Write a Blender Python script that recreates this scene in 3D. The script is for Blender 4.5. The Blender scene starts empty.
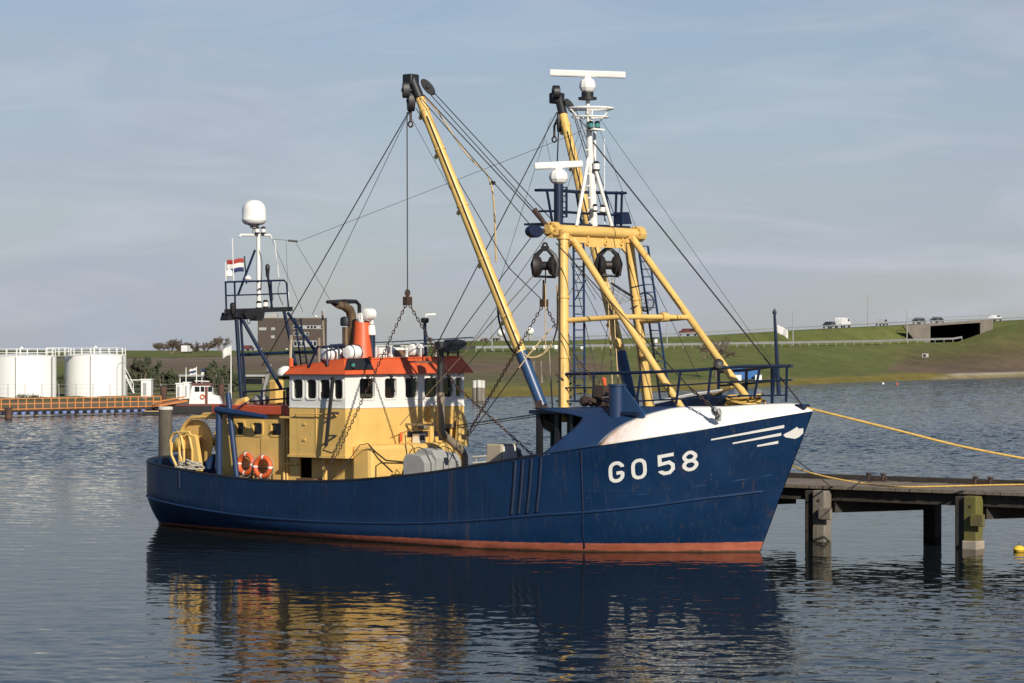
import bpy, bmesh, math, random
from mathutils import Vector, Matrix
R = math.radians
random.seed(58)
scene = bpy.context.scene
col = scene.collection

# ------------------------------------------------------------------ camera, light, exposure
F, YH, CAMH = 2900.0, 348.0, 5.4          # focal length in pixels, row of the horizon, eye height over the water
cam_d = bpy.data.cameras.new('Camera'); cam = bpy.data.objects.new('Camera', cam_d); col.objects.link(cam)
cam.location = (0, 0, CAMH)
cam.rotation_euler = (R(90) + math.atan((YH - 341.5) / F), 0, 0)
cam_d.sensor_width = 36.0; cam_d.lens = 36.0 * F / 1024.0
cam_d.clip_start = 1.0; cam_d.clip_end = 20000
scene.camera = cam

SUN_AZ, SUN_EL = R(155), R(29)
world = bpy.data.worlds.new('World'); scene.world = world; world.use_nodes = True
nt = world.node_tree; nt.nodes.clear()
def wn(t, **k):
    n = nt.nodes.new(t)
    for a, v in k.items(): setattr(n, a, v)
    return n
sky = wn('ShaderNodeTexSky', sky_type='NISHITA', sun_disc=False)
sky.sun_elevation = SUN_EL; sky.sun_rotation = SUN_AZ
sky.altitude = 0; sky.air_density = 1.0; sky.dust_density = 0.5; sky.ozone_density = 3.0
tc = wn('ShaderNodeTexCoord'); mp = wn('ShaderNodeMapping'); mp.inputs['Scale'].default_value = (1.0, 1.0, 3.6)
mp.inputs['Location'].default_value = (0.35, 0.1, 0.17); mp.inputs['Rotation'].default_value = (0.0, R(9), 0.0)
n1 = wn('ShaderNodeTexNoise'); n1.inputs['Scale'].default_value = 6.5; n1.inputs['Detail'].default_value = 7; n1.inputs['Roughness'].default_value = 0.52; n1.inputs['Distortion'].default_value = 0.6
cr = wn('ShaderNodeValToRGB'); cr.color_ramp.elements[0].position = 0.40; cr.color_ramp.elements[1].position = 0.72
cr.color_ramp.elements[0].color = (0.42, 0.42, 0.42, 1); cr.color_ramp.elements[1].color = (1, 1, 1, 1)
mx = wn('ShaderNodeMix', data_type='RGBA'); mx.inputs[7].default_value = (5.55, 6.1, 7.45, 1)
bg = wn('ShaderNodeBackground'); bg.inputs['Strength'].default_value = 0.065
out = wn('ShaderNodeOutputWorld')
L = nt.links.new
L(tc.outputs['Generated'], mp.inputs['Vector']); L(mp.outputs[0], n1.inputs['Vector']); L(n1.outputs['Fac'], cr.inputs['Fac'])
sepw = wn('ShaderNodeSeparateXYZ'); L(tc.outputs['Generated'], sepw.inputs[0])
mrw = wn('ShaderNodeMapRange'); L(sepw.outputs[2], mrw.inputs[0]); mrw.inputs[1].default_value = 0.05; mrw.inputs[2].default_value = 0.30; mrw.inputs[3].default_value = 1.0; mrw.inputs[4].default_value = 0.0
mlw = wn('ShaderNodeMath', operation='MULTIPLY'); L(cr.outputs['Color'], mlw.inputs[0]); L(mrw.outputs[0], mlw.inputs[1]); L(mlw.outputs[0], mx.inputs[0]); mt = wn('ShaderNodeMix', data_type='RGBA', blend_type='MULTIPLY'); mt.inputs[0].default_value = 1.0; mt.inputs[7].default_value = (.99, .985, 1.05, 1); L(sky.outputs['Color'], mt.inputs[6]); L(mt.outputs[2], mx.inputs[6])
mp2 = wn('ShaderNodeMapping'); mp2.inputs['Scale'].default_value = (1.0, 1.0, 5.5); mp2.inputs['Rotation'].default_value = (0.0, R(-6), 0.0); L(tc.outputs['Generated'], mp2.inputs['Vector'])
n2 = wn('ShaderNodeTexNoise'); n2.inputs['Scale'].default_value = 9; n2.inputs['Detail'].default_value = 8; n2.inputs['Roughness'].default_value = 0.58; n2.inputs['Distortion'].default_value = 1.2; L(mp2.outputs[0], n2.inputs['Vector'])
cr2 = wn('ShaderNodeValToRGB'); cr2.color_ramp.elements[0].position = 0.47; cr2.color_ramp.elements[1].position = 0.75; cr2.color_ramp.elements[1].color = (0.55, 0.55, 0.55, 1); L(n2.outputs['Fac'], cr2.inputs['Fac'])
ml2 = wn('ShaderNodeMath', operation='MULTIPLY'); L(cr2.outputs['Color'], ml2.inputs[0]); L(mrw.outputs[0], ml2.inputs[1])
mx2 = wn('ShaderNodeMix', data_type='RGBA'); mx2.inputs[7].default_value = (7.6, 8.0, 9.1, 1); L(ml2.outputs[0], mx2.inputs[0]); L(mx.outputs[2], mx2.inputs[6])
L(mx2.outputs[2], bg.inputs['Color']); L(bg.outputs[0], out.inputs[0])

sun_d = bpy.data.lights.new('Sun', 'SUN'); sun = bpy.data.objects.new('Sun', sun_d); col.objects.link(sun)
sun_d.energy = 4.6; sun_d.angle = R(0.5); sun_d.color = (1.0, 0.92, 0.79)
sdir = Vector((math.sin(SUN_AZ) * math.cos(SUN_EL), math.cos(SUN_AZ) * math.cos(SUN_EL), math.sin(SUN_EL)))
sun.rotation_euler = sdir.to_track_quat('Z', 'Y').to_euler(); sun.location = (20, -40, 60)
scene.view_settings.view_transform = 'Standard'; scene.view_settings.look = 'None'
scene.view_settings.exposure = 0.20; scene.view_settings.gamma = 1.0
scene.render.engine = 'CYCLES'
try:
    scene.cycles.max_bounces = 6; scene.cycles.transparent_max_bounces = 12; scene.cycles.caustics_reflective = False; scene.cycles.caustics_refractive = False
except Exception: pass

# ------------------------------------------------------------------ measuring helpers
TH = R(39.5); CT, ST = math.cos(TH), math.sin(TH)
BO = Vector((6.58, 76.95, 0.0))            # the trawler's stem at the waterline; its x runs forward, y to port, z up
BM = Matrix.Translation(BO) @ Matrix.Rotation(-TH, 4, 'Z')
def at(px, py, Y):
    """the world point at distance Y that the photograph shows at this pixel"""
    return Vector(((px - 512) / F * Y, Y, CAMH + (YH - py) / F * Y))
def gz(px, py, z=0.0): return at(px, py, (CAMH - z) * F / (py - YH))
def _l(p):
    d = p - BO
    return Vector((d.x * CT - d.y * ST, d.x * ST + d.y * CT, p.z))
def pY(px, py, v):
    a = (px - 512) / F
    return _l(at(px, py, (v + BO.x * ST + BO.y * CT) / (a * ST + CT)))
def pX(px, py, u):
    a = (px - 512) / F
    return _l(at(px, py, (u + BO.x * CT - BO.y * ST) / (a * CT - ST)))
def pZ(px, py, z): return _l(gz(px, py, z))
def proj(l):
    w = BM @ Vector(l)
    return (512 + F * w.x / w.y, YH - F * (w.z - CAMH) / w.y)
def lerp(a, b, t): return a + (b - a) * t
V = Vector

# ------------------------------------------------------------------ mesh builder
class MB:
    def __init__(s, off=(0, 0, 0)):
        s.v = []; s.f = []; s.m = []; s.sm = []; s.mat = 0; s.smooth = False; s.off = Vector(off); s.colors = None
    def add(s, vs, fs, smooth=None):
        b = len(s.v); s.v += [Vector(p) - s.off for p in vs]
        for f in fs: s.f.append([b + i for i in f]); s.m.append(s.mat); s.sm.append(s.smooth if smooth is None else smooth)
        return s
    def box(s, c, size, M=None):
        c = Vector(c); h = Vector(size) / 2
        P = []
        for x in (-1, 1):
            for y in (-1, 1):
                for z in (-1, 1):
                    q = Vector((x * h.x, y * h.y, z * h.z))
                    if M is not None: q = M @ q
                    P.append(c + q)
        return s.add(P, [(0, 1, 3, 2), (4, 6, 7, 5), (0, 4, 5, 1), (2, 3, 7, 6), (0, 2, 6, 4), (1, 5, 7, 3)], False)
    def bb(s, a, b): # box between corners
        a, b = Vector(a), Vector(b)
        return s.box((a + b) / 2, [abs(q) for q in (b - a)])
    def bar(s, p, q, w, h=None, up=(0, 0, 1)):
        h = h or w; p, q = Vector(p), Vector(q); d = q - p; l = d.length
        if l < 1e-6: return s
        z = d / l; u = Vector(up)
        if abs(z.dot(u)) > .98: u = Vector((1, 0, 0))
        x = z.cross(u).normalized(); y = x.cross(z)
        M = Matrix((x, y, z)).transposed()
        return s.box((p + q) / 2, (w, h, l), M)
    def tube(s, pts, r, n=8, cap=True, closed=False):
        pts = [Vector(p) for p in pts]; k = len(pts)
        rs = r if isinstance(r, (list, tuple)) else [r] * k
        V_ = []; F_ = []; x = None
        for i in range(k):
            a = pts[i - 1] if (i > 0 or closed) else pts[i]; b = pts[(i + 1) % k] if (i < k - 1 or closed) else pts[i]
            t = (b - a)
            t = t.normalized() if t.length > 1e-9 else Vector((0, 0, 1))
            if x is None:
                x = t.orthogonal().normalized()
            else:
                x = x - t * x.dot(t); x = x.normalized() if x.length > 1e-6 else t.orthogonal().normalized()
            y = t.cross(x)
            for j in range(n):
                a_ = 2 * math.pi * j / n
                V_.append(pts[i] + (x * math.cos(a_) + y * math.sin(a_)) * rs[i])
        m = k if closed else k - 1
        for i in range(m):
            for j in range(n):
                A = i * n + j; B = i * n + (j + 1) % n; C = ((i + 1) % k) * n + (j + 1) % n; D = ((i + 1) % k) * n + j
                F_.append((A, B, C, D))
        s.add(V_, F_, n > 4)
        if cap and not closed:
            b = len(s.v) - len(V_)
            s.f.append([b + j for j in range(n)][::-1]); s.m.append(s.mat); s.sm.append(False)
            s.f.append([b + (k - 1) * n + j for j in range(n)]); s.m.append(s.mat); s.sm.append(False)
        return s
    def cyl(s, p, q, r, n=12, r2=None): return s.tube([p, q], [r, r if r2 is None else r2], n)
    def lathe(s, prof, o, axis=(0, 0, 1), n=20, smooth=True):
        o = Vector(o); z = Vector(axis).normalized(); x = z.orthogonal().normalized(); y = z.cross(x)
        V_ = []; F_ = []
        for (r, h) in prof:
            for j in range(n):
                a = 2 * math.pi * j / n
                V_.append(o + z * h + (x * math.cos(a) + y * math.sin(a)) * r)
        for i in range(len(prof) - 1):
            for j in range(n):
                F_.append((i * n + j, i * n + (j + 1) % n, (i + 1) * n + (j + 1) % n, (i + 1) * n + j))
        s.add(V_, F_, smooth)
        b = len(s.v) - len(V_)
        if prof[0][0] > 1e-4: s.f.append([b + j for j in range(n)][::-1]); s.m.append(s.mat); s.sm.append(False)
        if prof[-1][0] > 1e-4: s.f.append([b + (len(prof) - 1) * n + j for j in range(n)]); s.m.append(s.mat); s.sm.append(False)
        return s
    def prism(s, poly, d):
        poly = [Vector(p) for p in poly]; d = Vector(d); n = len(poly)
        P = poly + [p + d for p in poly]
        return s.add(P, [tuple(range(n))[::-1], tuple(range(n, 2 * n))] + [(i, (i + 1) % n, n + (i + 1) % n, n + i) for i in range(n)], False)
    def torus(s, c, axis, R_, r, n=24, m=8, sx=1.0):
        z = Vector(axis).normalized(); x = z.orthogonal().normalized(); y = z.cross(x)
        return s.tube([Vector(c) + (x * math.cos(2 * math.pi * i / n) + y * math.sin(2 * math.pi * i / n) * sx) * R_ for i in range(n)], r, m, closed=True)
    def grid(s, rows, smooth=True, flip=False):
        n = len(rows[0]); P = [p for r in rows for p in r]
        F_ = []
        for i in range(len(rows) - 1):
            for j in range(n - 1):
                q = (i * n + j, i * n + j + 1, (i + 1) * n + j + 1, (i + 1) * n + j)
                F_.append(q[::-1] if flip else q)
        return s.add(P, F_, smooth)
    def build(s, name, mats, parent=None, bevel=0, merge=False, recalc=True, loc=None, rotz=None, solid=0):
        me = bpy.data.meshes.new(name)
        me.from_pydata([tuple(p) for p in s.v], [], s.f)
        mats = mats if isinstance(mats, (list, tuple)) else [mats]
        for m in mats: me.materials.append(m)
        for p, i, sm in zip(me.polygons, s.m, s.sm): p.material_index = i; p.use_smooth = sm
        if merge or recalc:
            bm = bmesh.new(); bm.from_mesh(me)
            if merge: bmesh.ops.remove_doubles(bm, verts=bm.verts, dist=1e-4)
            if recalc: bmesh.ops.recalc_face_normals(bm, faces=bm.faces)
            bm.to_mesh(me); bm.free()
        if any(s.sm): me.set_sharp_from_angle(angle=R(42))
        o = bpy.data.objects.new(name, me); col.objects.link(o)
        if parent is not None: o.parent = parent
        if loc is not None: o.location = loc
        if rotz is not None: o.rotation_euler = (0, 0, rotz)
        if solid:
            md = o.modifiers.new('Solid', 'SOLIDIFY'); md.thickness = solid; md.offset = 0
        if bevel:
            md = o.modifiers.new('Bevel', 'BEVEL'); md.width = bevel; md.segments = 2; md.limit_method = 'ANGLE'; md.angle_limit = R(50)
        return o

def tag(o, label=None, cat=None, group=None, kind=None):
    if label: o['label'] = label
    if cat: o['category'] = cat
    if group: o['group'] = group
    if kind: o['kind'] = kind
    return o
def thing(name, label, cat, loc=(0, 0, 0), rotz=0, group=None):
    o = bpy.data.objects.new(name, None); col.objects.link(o)
    o.location = loc; o.rotation_euler = (0, 0, rotz); o.empty_display_size = .3
    return tag(o, label, cat, group)
def onboat(name, label, cat, l, group=None):
    """a thing that stands on or hangs from the trawler, its base at the boat point l"""
    return thing(name, label, cat, BM @ Vector(l), -TH, group)
def copy_tree(o, parent=None):
    c = o.copy(); col.objects.link(c)
    if parent is not None: c.parent = parent
    for ch in [q for q in bpy.data.objects if q.parent == o]: copy_tree(ch, c)
    return c

# ------------------------------------------------------------------ materials
def newmat(name):
    m = bpy.data.materials.new(name); m.use_nodes = True
    return m, m.node_tree, m.node_tree.nodes['Principled BSDF']
def N(t, typ, **k):
    n = t.nodes.new(typ)
    for a, v in k.items(): setattr(n, a, v)
    return n
def mixc(t, fac, a, b, blend='MIX'):
    n = N(t, 'ShaderNodeMix', data_type='RGBA', blend_type=blend)
    for sock, val in ((n.inputs[0], fac), (n.inputs[6], a), (n.inputs[7], b)):
        if hasattr(val, 'links') or isinstance(val, bpy.types.NodeSocket): t.links.new(val, sock)
        elif isinstance(val, (int, float)): sock.default_value = val
        else: sock.default_value = (*val, 1) if len(val) == 3 else val
    return n.outputs[2]
def noise(t, vec, scale, detail=4, rough=.55, sc=(1, 1, 1)):
    mp = N(t, 'ShaderNodeMapping'); mp.inputs['Scale'].default_value = sc
    t.links.new(vec, mp.inputs[0])
    n = N(t, 'ShaderNodeTexNoise'); n.inputs['Scale'].default_value = scale; n.inputs['Detail'].default_value = detail; n.inputs['Roughness'].default_value = rough
    t.links.new(mp.outputs[0], n.inputs['Vector'])
    return n.outputs['Fac']
def ramp(t, fac, a, b, ca=(0, 0, 0), cb=(1, 1, 1)):
    n = N(t, 'ShaderNodeValToRGB'); e = n.color_ramp.elements
    e[0].position = a; e[1].position = b; e[0].color = (*ca, 1); e[1].color = (*cb, 1)
    t.links.new(fac, n.inputs[0]); return n.outputs[0]
def bump(t, bs, h, strength=.3, dist=.02):
    b = N(t, 'ShaderNodeBump'); b.inputs['Strength'].default_value = strength; b.inputs['Distance'].default_value = dist
    t.links.new(h, b.inputs['Height']); t.links.new(b.outputs[0], bs.inputs['Normal'])
def paint(name, c, rough=.45, rust=.0, var=.18, streak=.0, scale=1.0, metal=0, rustc=(.16, .06, .025)):
    m, t, b = newmat(name)
    vec = N(t, 'ShaderNodeTexCoord').outputs['Object']
    n1 = noise(t, vec, 1.3 * scale, 5, .6)
    dark = tuple(q * (1 - var) for q in c); lite = tuple(min(1, q * (1 + var * .6)) for q in c)
    cc = mixc(t, ramp(t, n1, .3, .7), dark, lite)
    if streak:
        s = noise(t, vec, 2.2 * scale, 4, .6, (3.2, 3.2, .16))
        cc = mixc(t, ramp(t, s, .56, .74, (0, 0, 0), (streak,) * 3), cc, tuple(q * .55 + r * .25 for q, r in zip(c, rustc)))
    if rust:
        r1 = noise(t, vec, 5 * scale, 7, .7, (1, 1, .5)); cc = mixc(t, ramp(t, r1, .72 - .16 * rust, .80 - .1 * rust), cc, rustc)
    t.links.new(cc, b.inputs['Base Color'])
    b.inputs['Roughness'].default_value = rough; b.inputs['Metallic'].default_value = metal
    bump(t, b, noise(t, vec, 3 * scale, 5, .6), .12, .015)
    return m
M = {}
M['navy'] = paint('navy_paint', (.006, .016, .046), .42, .25, .25, .35)
M['blue2'] = paint('dark_blue_paint', (.014, .038, .100), .4, .35, .2, .3)
M['blue'] = paint('blue_paint', (.022, .062, .150), .38, .35, .2, .3)
M['yellow'] = paint('yellow_paint', (.71, .460, .140), .5, .35, .13, .38, rustc=(.24, .09, .03))
M['yellow2'] = paint('yellow_pole_paint', (.72, .470, .142), .42, .85, .16, .45, rustc=(.2, .08, .03))
M['white'] = paint('white_paint', (.76, .75, .71), .4, .12, .06, .18, rustc=(.35, .17, .07))
M['orange'] = paint('orange_paint', (.60, .10, .028), .5, .2, .14, .2)
M['red'] = paint('red_roof_paint', (.50, .085, .035), .5, .2, .16, .2)
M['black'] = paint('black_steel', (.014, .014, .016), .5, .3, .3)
M['iron'] = paint('rusty_iron', (.055, .035, .028), .75, .9, .4, .0, 2)
M['darkiron'] = paint('dark_iron', (.025, .020, .018), .55, .7, .4, .0, 2)
M['chain'] = paint('chain_iron', (.05, .028, .018), .8, .9, .4, .0, 3)
M['wire'] = paint('wire_rope', (.018, .017, .016), .6, .0, .3)
M['galv'] = paint('galvanised_steel', (.33, .33, .32), .5, .3, .2, .3)
M['tarp'] = paint('grey_cover', (.30, .30, .29), .75, .0, .15, .2, 2)
M['beige'] = paint('beige_box', (.42, .36, .26), .6, .2, .12, .2)
M['plastic'] = paint('white_fibreglass', (.80, .79, .75), .3, .0, .05)
M['buoy'] = paint('lifebuoy_orange', (.62, .11, .03), .5, .0, .1)
M['rope_pale'] = paint('pale_rope', (.42, .39, .32), .9, .0, .3, 0, 8)
M['rope_yellow'] = paint('yellow_rope', (.56, .36, .09), .85, .0, .3, 0, 8)
M['rope_tan'] = paint('tan_rope', (.52, .38, .20), .9, .0, .25, 0, 8)
M['hosepipe'] = paint('black_hose', (.02, .02, .02), .5)
M['exhaust'] = paint('exhaust_steel', (.19, .135, .08), .5, .8, .35, .3, 2, .5)
M['pipe'] = paint('brown_pipe', (.24, .19, .14), .5, .5, .2, .3)
M['brown'] = paint('brown_wood', (.16, .085, .045), .6, .0, .2)
M['deckgrey'] = paint('deck_paint', (.09, .10, .10), .7, .6, .3)
M['green'] = paint('green_net', (.02, .10, .07), .8)
M['teal'] = paint('teal_lamp', (.05, .22, .20), .25)
M['interior'] = paint('cabin_interior', (.05, .04, .03), .7)
M['flagred'] = paint('flag_red', (.30, .03, .022), .8); M['flagwhite'] = paint('flag_white', (.62, .61, .58), .8); M['flagblue'] = paint('flag_blue', (.014, .03, .10), .8)
M['concrete'] = paint('concrete', (.20, .175, .145), .85, .0, .2, .5, .35)
M['tunnel'] = paint('shade_dark_concrete', (.05, .045, .04), .95, .0, .3, .3, .35)  # tunnel walls: shade inside the underpass put into the colour
M['concretepale'] = paint('pale_concrete', (.36, .31, .25), .85, .0, .2, .4)
M['buoyyellow'] = paint('buoy_yellow', (.78, .52, .06), .5)
M['asphalt'] = paint('asphalt', (.06, .06, .06), .9, 0, .15)
M['carwhite'] = paint('car_white', (.75, .75, .74), .3); M['cardark'] = paint('car_dark', (.03, .035, .045), .3)
M['carsilver'] = paint('car_silver', (.35, .36, .37), .3); M['carred'] = paint('car_red', (.15, .05, .04), .4)
M['tyre'] = paint('tyre_rubber', (.02, .02, .02), .8)
M['guard'] = paint('guard_rail', (.25, .26, .26), .5)
M['rustpile'] = paint('rust_pile', (.09, .045, .03), .8, .5, .4)
M['safety'] = paint('orange_railing', (.62, .24, .07), .5, .3, .15)
M['tank'] = paint('tank_white', (.80, .80, .77), .4, .0, .03, .10, .4)
M['branch'] = paint('bare_branch', (.17, .13, .10), .9)
M['floatblue'] = paint('pale_blue_float', (.17, .24, .50), .6)
M['bluebox'] = paint('blue_skip', (.02, .12, .33), .5)

def glassmat():
    m, t, b = newmat('window_glass')
    b.inputs['Base Color'].default_value = (.006, .007, .008, 1); b.inputs['Roughness'].default_value = .03; b.inputs['Specular IOR Level'].default_value = .5
    tr = N(t, 'ShaderNodeBsdfTransparent'); tr.inputs[0].default_value = (.55, .60, .58, 1)
    ms = N(t, 'ShaderNodeMixShader'); ms.inputs[0].default_value = .42
    o = t.nodes['Material Output']
    t.links.new(tr.outputs[0], ms.inputs[1]); t.links.new(b.outputs[0], ms.inputs[2]); t.links.new(ms.outputs[0], o.inputs[0])
    return m
M['glass'] = glassmat()
M['darkglass'] = paint('dark_glass', (.012, .014, .017), .08, 0, .1)

def hullmat():
    m, t, b = newmat('hull_paint')
    vec = N(t, 'ShaderNodeTexCoord').outputs['Object']
    sp = N(t, 'ShaderNodeSeparateXYZ'); t.links.new(vec, sp.inputs[0])
    n1 = noise(t, vec, .8, 6, .62)
    cc = mixc(t, ramp(t, n1, .3, .72), (.0030, .0190, .059), (.0056, .0295, .088))
    s = noise(t, vec, 3.2, 5, .65, (3.4, 3.4, .10))
    cc = mixc(t, ramp(t, s, .57, .68, (0, 0, 0), (.55,) * 3), cc, (.04, .048, .065))
    s2 = noise(t, vec, 1.7, 5, .65, (2.2, 2.2, .10))
    cc = mixc(t, ramp(t, s2, .63, .73, (0, 0, 0), (.6,) * 3), cc, (.085, .05, .035))
    sc = noise(t, vec, 9, 6, .7, (.4, .4, 1)); cc = mixc(t, ramp(t, sc, .70, .76, (0, 0, 0), (.6,) * 3), cc, (.04, .05, .075))
    # boot topping: its upper edge rises towards the bow
    zz = N(t, 'ShaderNodeMath', operation='MULTIPLY_ADD'); t.links.new(sp.outputs[0], zz.inputs[0]); zz.inputs[1].default_value = -.0088; t.links.new(sp.outputs[2], zz.inputs[2])
    lt = N(t, 'ShaderNodeMath', operation='LESS_THAN'); rag = N(t, 'ShaderNodeMath', operation='MULTIPLY_ADD'); t.links.new(noise(t, vec, 3.5, 6, .7), rag.inputs[0]); rag.inputs[1].default_value = .07; t.links.new(zz.outputs[0], rag.inputs[2]); t.links.new(rag.outputs[0], lt.inputs[0]); lt.inputs[1].default_value = .30
    n3 = noise(t, vec, 2.5, 5, .6, (1, 1, 3))
    redc = mixc(t, ramp(t, n3, .3, .7), (.32, .085, .048), (.44, .14, .085))
    cc = mixc(t, lt.outputs[0], cc, redc)
    # waterline scum
    lt2 = N(t, 'ShaderNodeMath', operation='LESS_THAN'); rg2 = N(t, 'ShaderNodeMath', operation='MULTIPLY_ADD'); t.links.new(noise(t, vec, 2.2, 5, .7), rg2.inputs[0]); rg2.inputs[1].default_value = -.12; t.links.new(sp.outputs[2], rg2.inputs[2]); t.links.new(rg2.outputs[0], lt2.inputs[0]); lt2.inputs[1].default_value = -.02
    cc = mixc(t, lt2.outputs[0], cc, (.10, .055, .03))
    t.links.new(cc, b.inputs['Base Color']); b.inputs['Specular IOR Level'].default_value = .3
    t.links.new(ramp(t, noise(t, vec, 1.5, 5, .6), .3, .7, (.33,) * 3, (.55,) * 3), b.inputs['Roughness'])
    def saw(sock, k, w):
        f = N(t, 'ShaderNodeMath', operation='MULTIPLY'); t.links.new(sock, f.inputs[0]); f.inputs[1].default_value = k
        g = N(t, 'ShaderNodeMath', operation='FRACT'); t.links.new(f.outputs[0], g.inputs[0])
        c = N(t, 'ShaderNodeMath', operation='LESS_THAN'); t.links.new(g.outputs[0], c.inputs[0]); c.inputs[1].default_value = w
        return c.outputs[0]
    sx_, sz_ = saw(sp.outputs[0], .36, .012), saw(sp.outputs[2], .62, .016)
    mxx = N(t, 'ShaderNodeMath', operation='MAXIMUM'); t.links.new(sx_, mxx.inputs[0]); t.links.new(sz_, mxx.inputs[1])
    dent = noise(t, vec, 1.1, 3, .5, (1, 1, .8))
    hh = N(t, 'ShaderNodeMath', operation='MULTIPLY_ADD'); t.links.new(mxx.outputs[0], hh.inputs[0]); hh.inputs[1].default_value = .10; t.links.new(dent, hh.inputs[2])
    bump(t, b, hh.outputs[0], .45, .07)
    return m
M['hull'] = hullmat()
def turtlemat():
    m, t, b = newmat('turtleback_white')
    vec = N(t, 'ShaderNodeTexCoord').outputs['Object']
    cc = mixc(t, ramp(t, noise(t, vec, 1.2, 5, .6), .3, .7), (.77, .76, .72), (.83, .82, .79))
    sp = N(t, 'ShaderNodeSeparateXYZ'); t.links.new(vec, sp.inputs[0])
    mr = N(t, 'ShaderNodeMapRange'); t.links.new(sp.outputs[0], mr.inputs[0]); mr.inputs[1].default_value = -3.0; mr.inputs[2].default_value = -1.7; mr.inputs[3].default_value = 1; mr.inputs[4].default_value = 0
    s = noise(t, vec, 3, 4, .6, (2.5, 1, .5))
    ml = N(t, 'ShaderNodeMath', operation='MULTIPLY'); t.links.new(mr.outputs[0], ml.inputs[0]); t.links.new(ramp(t, s, .25, .6), ml.inputs[1])
    cc = mixc(t, ml.outputs[0], cc, (.50, .22, .07))
    t.links.new(cc, b.inputs['Base Color']); b.inputs['Roughness'].default_value = .35
    bump(t, b, noise(t, vec, 1.2, 3, .5), .25, .05)
    return m
M['turtle'] = turtlemat()

def watermat():
    m, t, b = newmat('harbour_water')
    vec = N(t, 'ShaderNodeTexCoord').outputs['Object']
    at_ = N(t, 'ShaderNodeAttribute', attribute_name='chop')
    geo = N(t, 'ShaderNodeNewGeometry')
    def vm(op, a, c):
        n = N(t, 'ShaderNodeVectorMath', operation=op)
        for s, q in zip(n.inputs, (a, c)):
            if isinstance(q, tuple): s.default_value = q
            else: t.links.new(q, s)
        return n.outputs[0]
    tot = None
    for scale, k, sc in ((3.0, .50, (.6, 1, 1)), (7.5, .46, (.7, 1, 1))):
        mp = N(t, 'ShaderNodeMapping'); mp.inputs['Scale'].default_value = sc; t.links.new(vec, mp.inputs[0])
        n = N(t, 'ShaderNodeTexNoise'); n.inputs['Scale'].default_value = scale; n.inputs['Detail'].default_value = 2; t.links.new(mp.outputs[0], n.inputs['Vector'])
        d = vm('MULTIPLY', vm('SUBTRACT', n.outputs['Color'], (.5, .5, .5)), (k * .7, k, 0.0))
        tot = d if tot is None else vm('ADD', tot, d)
    s = N(t, 'ShaderNodeVectorMath', operation='SCALE'); t.links.new(tot, s.inputs[0]); t.links.new(at_.outputs['Fac'], s.inputs['Scale'])
    nn = vm('NORMALIZE', vm('ADD', geo.outputs['Normal'], s.outputs[0]), (0, 0, 0))
    fr = N(t, 'ShaderNodeFresnel'); fr.inputs['IOR'].default_value = 1.333; t.links.new(nn, fr.inputs['Normal'])
    df = N(t, 'ShaderNodeBsdfDiffuse'); df.inputs['Color'].default_value = (.012, .017, .018, 1)
    gl = N(t, 'ShaderNodeBsdfGlossy'); gl.inputs['Color'].default_value = (.70, .685, .66, 1); gl.inputs['Roughness'].default_value = .04; t.links.new(nn, gl.inputs['Normal'])
    ms = N(t, 'ShaderNodeMixShader'); t.links.new(fr.outputs[0], ms.inputs[0]); t.links.new(df.outputs[0], ms.inputs[1]); t.links.new(gl.outputs[0], ms.inputs[2])
    t.links.new(ms.outputs[0], t.nodes['Material Output'].inputs[0]); t.nodes.remove(b)
    return m
M['water'] = watermat()

def colattr_mat(name, scale=1.0, bumpd=.15):
    m, t, b = newmat(name)
    vec = N(t, 'ShaderNodeTexCoord').outputs['Object']
    at_ = N(t, 'ShaderNodeVertexColor', layer_name='soil')
    n1 = noise(t, vec, .35 * scale, 8, .7, (1, .45, 1)); n2 = noise(t, vec, .03 * scale, 4, .6)
    c = mixc(t, 1.0, at_.outputs[0], ramp(t, n1, .25, .75, (.68, .70, .64), (1.25, 1.22, 1.2)), 'MULTIPLY')
    c = mixc(t, 1.0, c, ramp(t, n2, .3, .7, (.8, .85, .75), (1.2, 1.12, 1.1)), 'MULTIPLY')
    t.links.new(c, b.inputs['Base Color']); b.inputs['Roughness'].default_value = .95; b.inputs['Specular IOR Level'].default_value = .15
    bump(t, b, n1, .6, bumpd)
    return m
M['land'] = colattr_mat('land_surface')
def leafmat(name, a, c):
    m, t, b = newmat(name)
    vec = N(t, 'ShaderNodeTexCoord').outputs['Object']
    t.links.new(mixc(t, ramp(t, noise(t, vec, 2.2, 3, .6), .3, .7), a, c), b.inputs['Base Color']); b.inputs['Roughness'].default_value = .8
    return m
M['leaf'] = leafmat('evergreen_leaf', (.030, .040, .020), (.075, .085, .042))
M['leaf2'] = leafmat('dry_leaf', (.05, .045, .02), (.08, .07, .03))
def woodmat(name, a, c, moss=0):
    m, t, b = newmat(name)
    vec = N(t, 'ShaderNodeTexCoord').outputs['Object']
    n1 = noise(t, vec, 3, 7, .7, (1, 1, .25))
    cc = mixc(t, ramp(t, n1, .28, .72), a, c)
    if moss:
        n2 = noise(t, vec, 1.6, 5, .65)
        cc = mixc(t, ramp(t, n2, .5 - .25 * moss, .68 - .2 * moss), cc, (.125, .118, .028))
    t.links.new(cc, b.inputs['Base Color']); b.inputs['Roughness'].default_value = .85
    bump(t, b, n1, .6, .03)
    return m
M['timber'] = woodmat('weathered_timber', (.10, .085, .068), (.26, .23, .19))
M['timberdark'] = woodmat('dark_timber', (.018, .015, .013), (.06, .05, .04))  # darkest timber tone: stringers, kerb, cross beams, rear piles
M['timbermoss'] = woodmat('mossy_timber', (.05, .042, .028), (.16, .13, .085), .75)
M['timberold'] = woodmat('old_timber', (.045, .038, .028), (.15, .125, .095), 0)
M['planks'] = woodmat('deck_planks', (.12, .096, .072), (.215, .178, .14))
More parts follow.
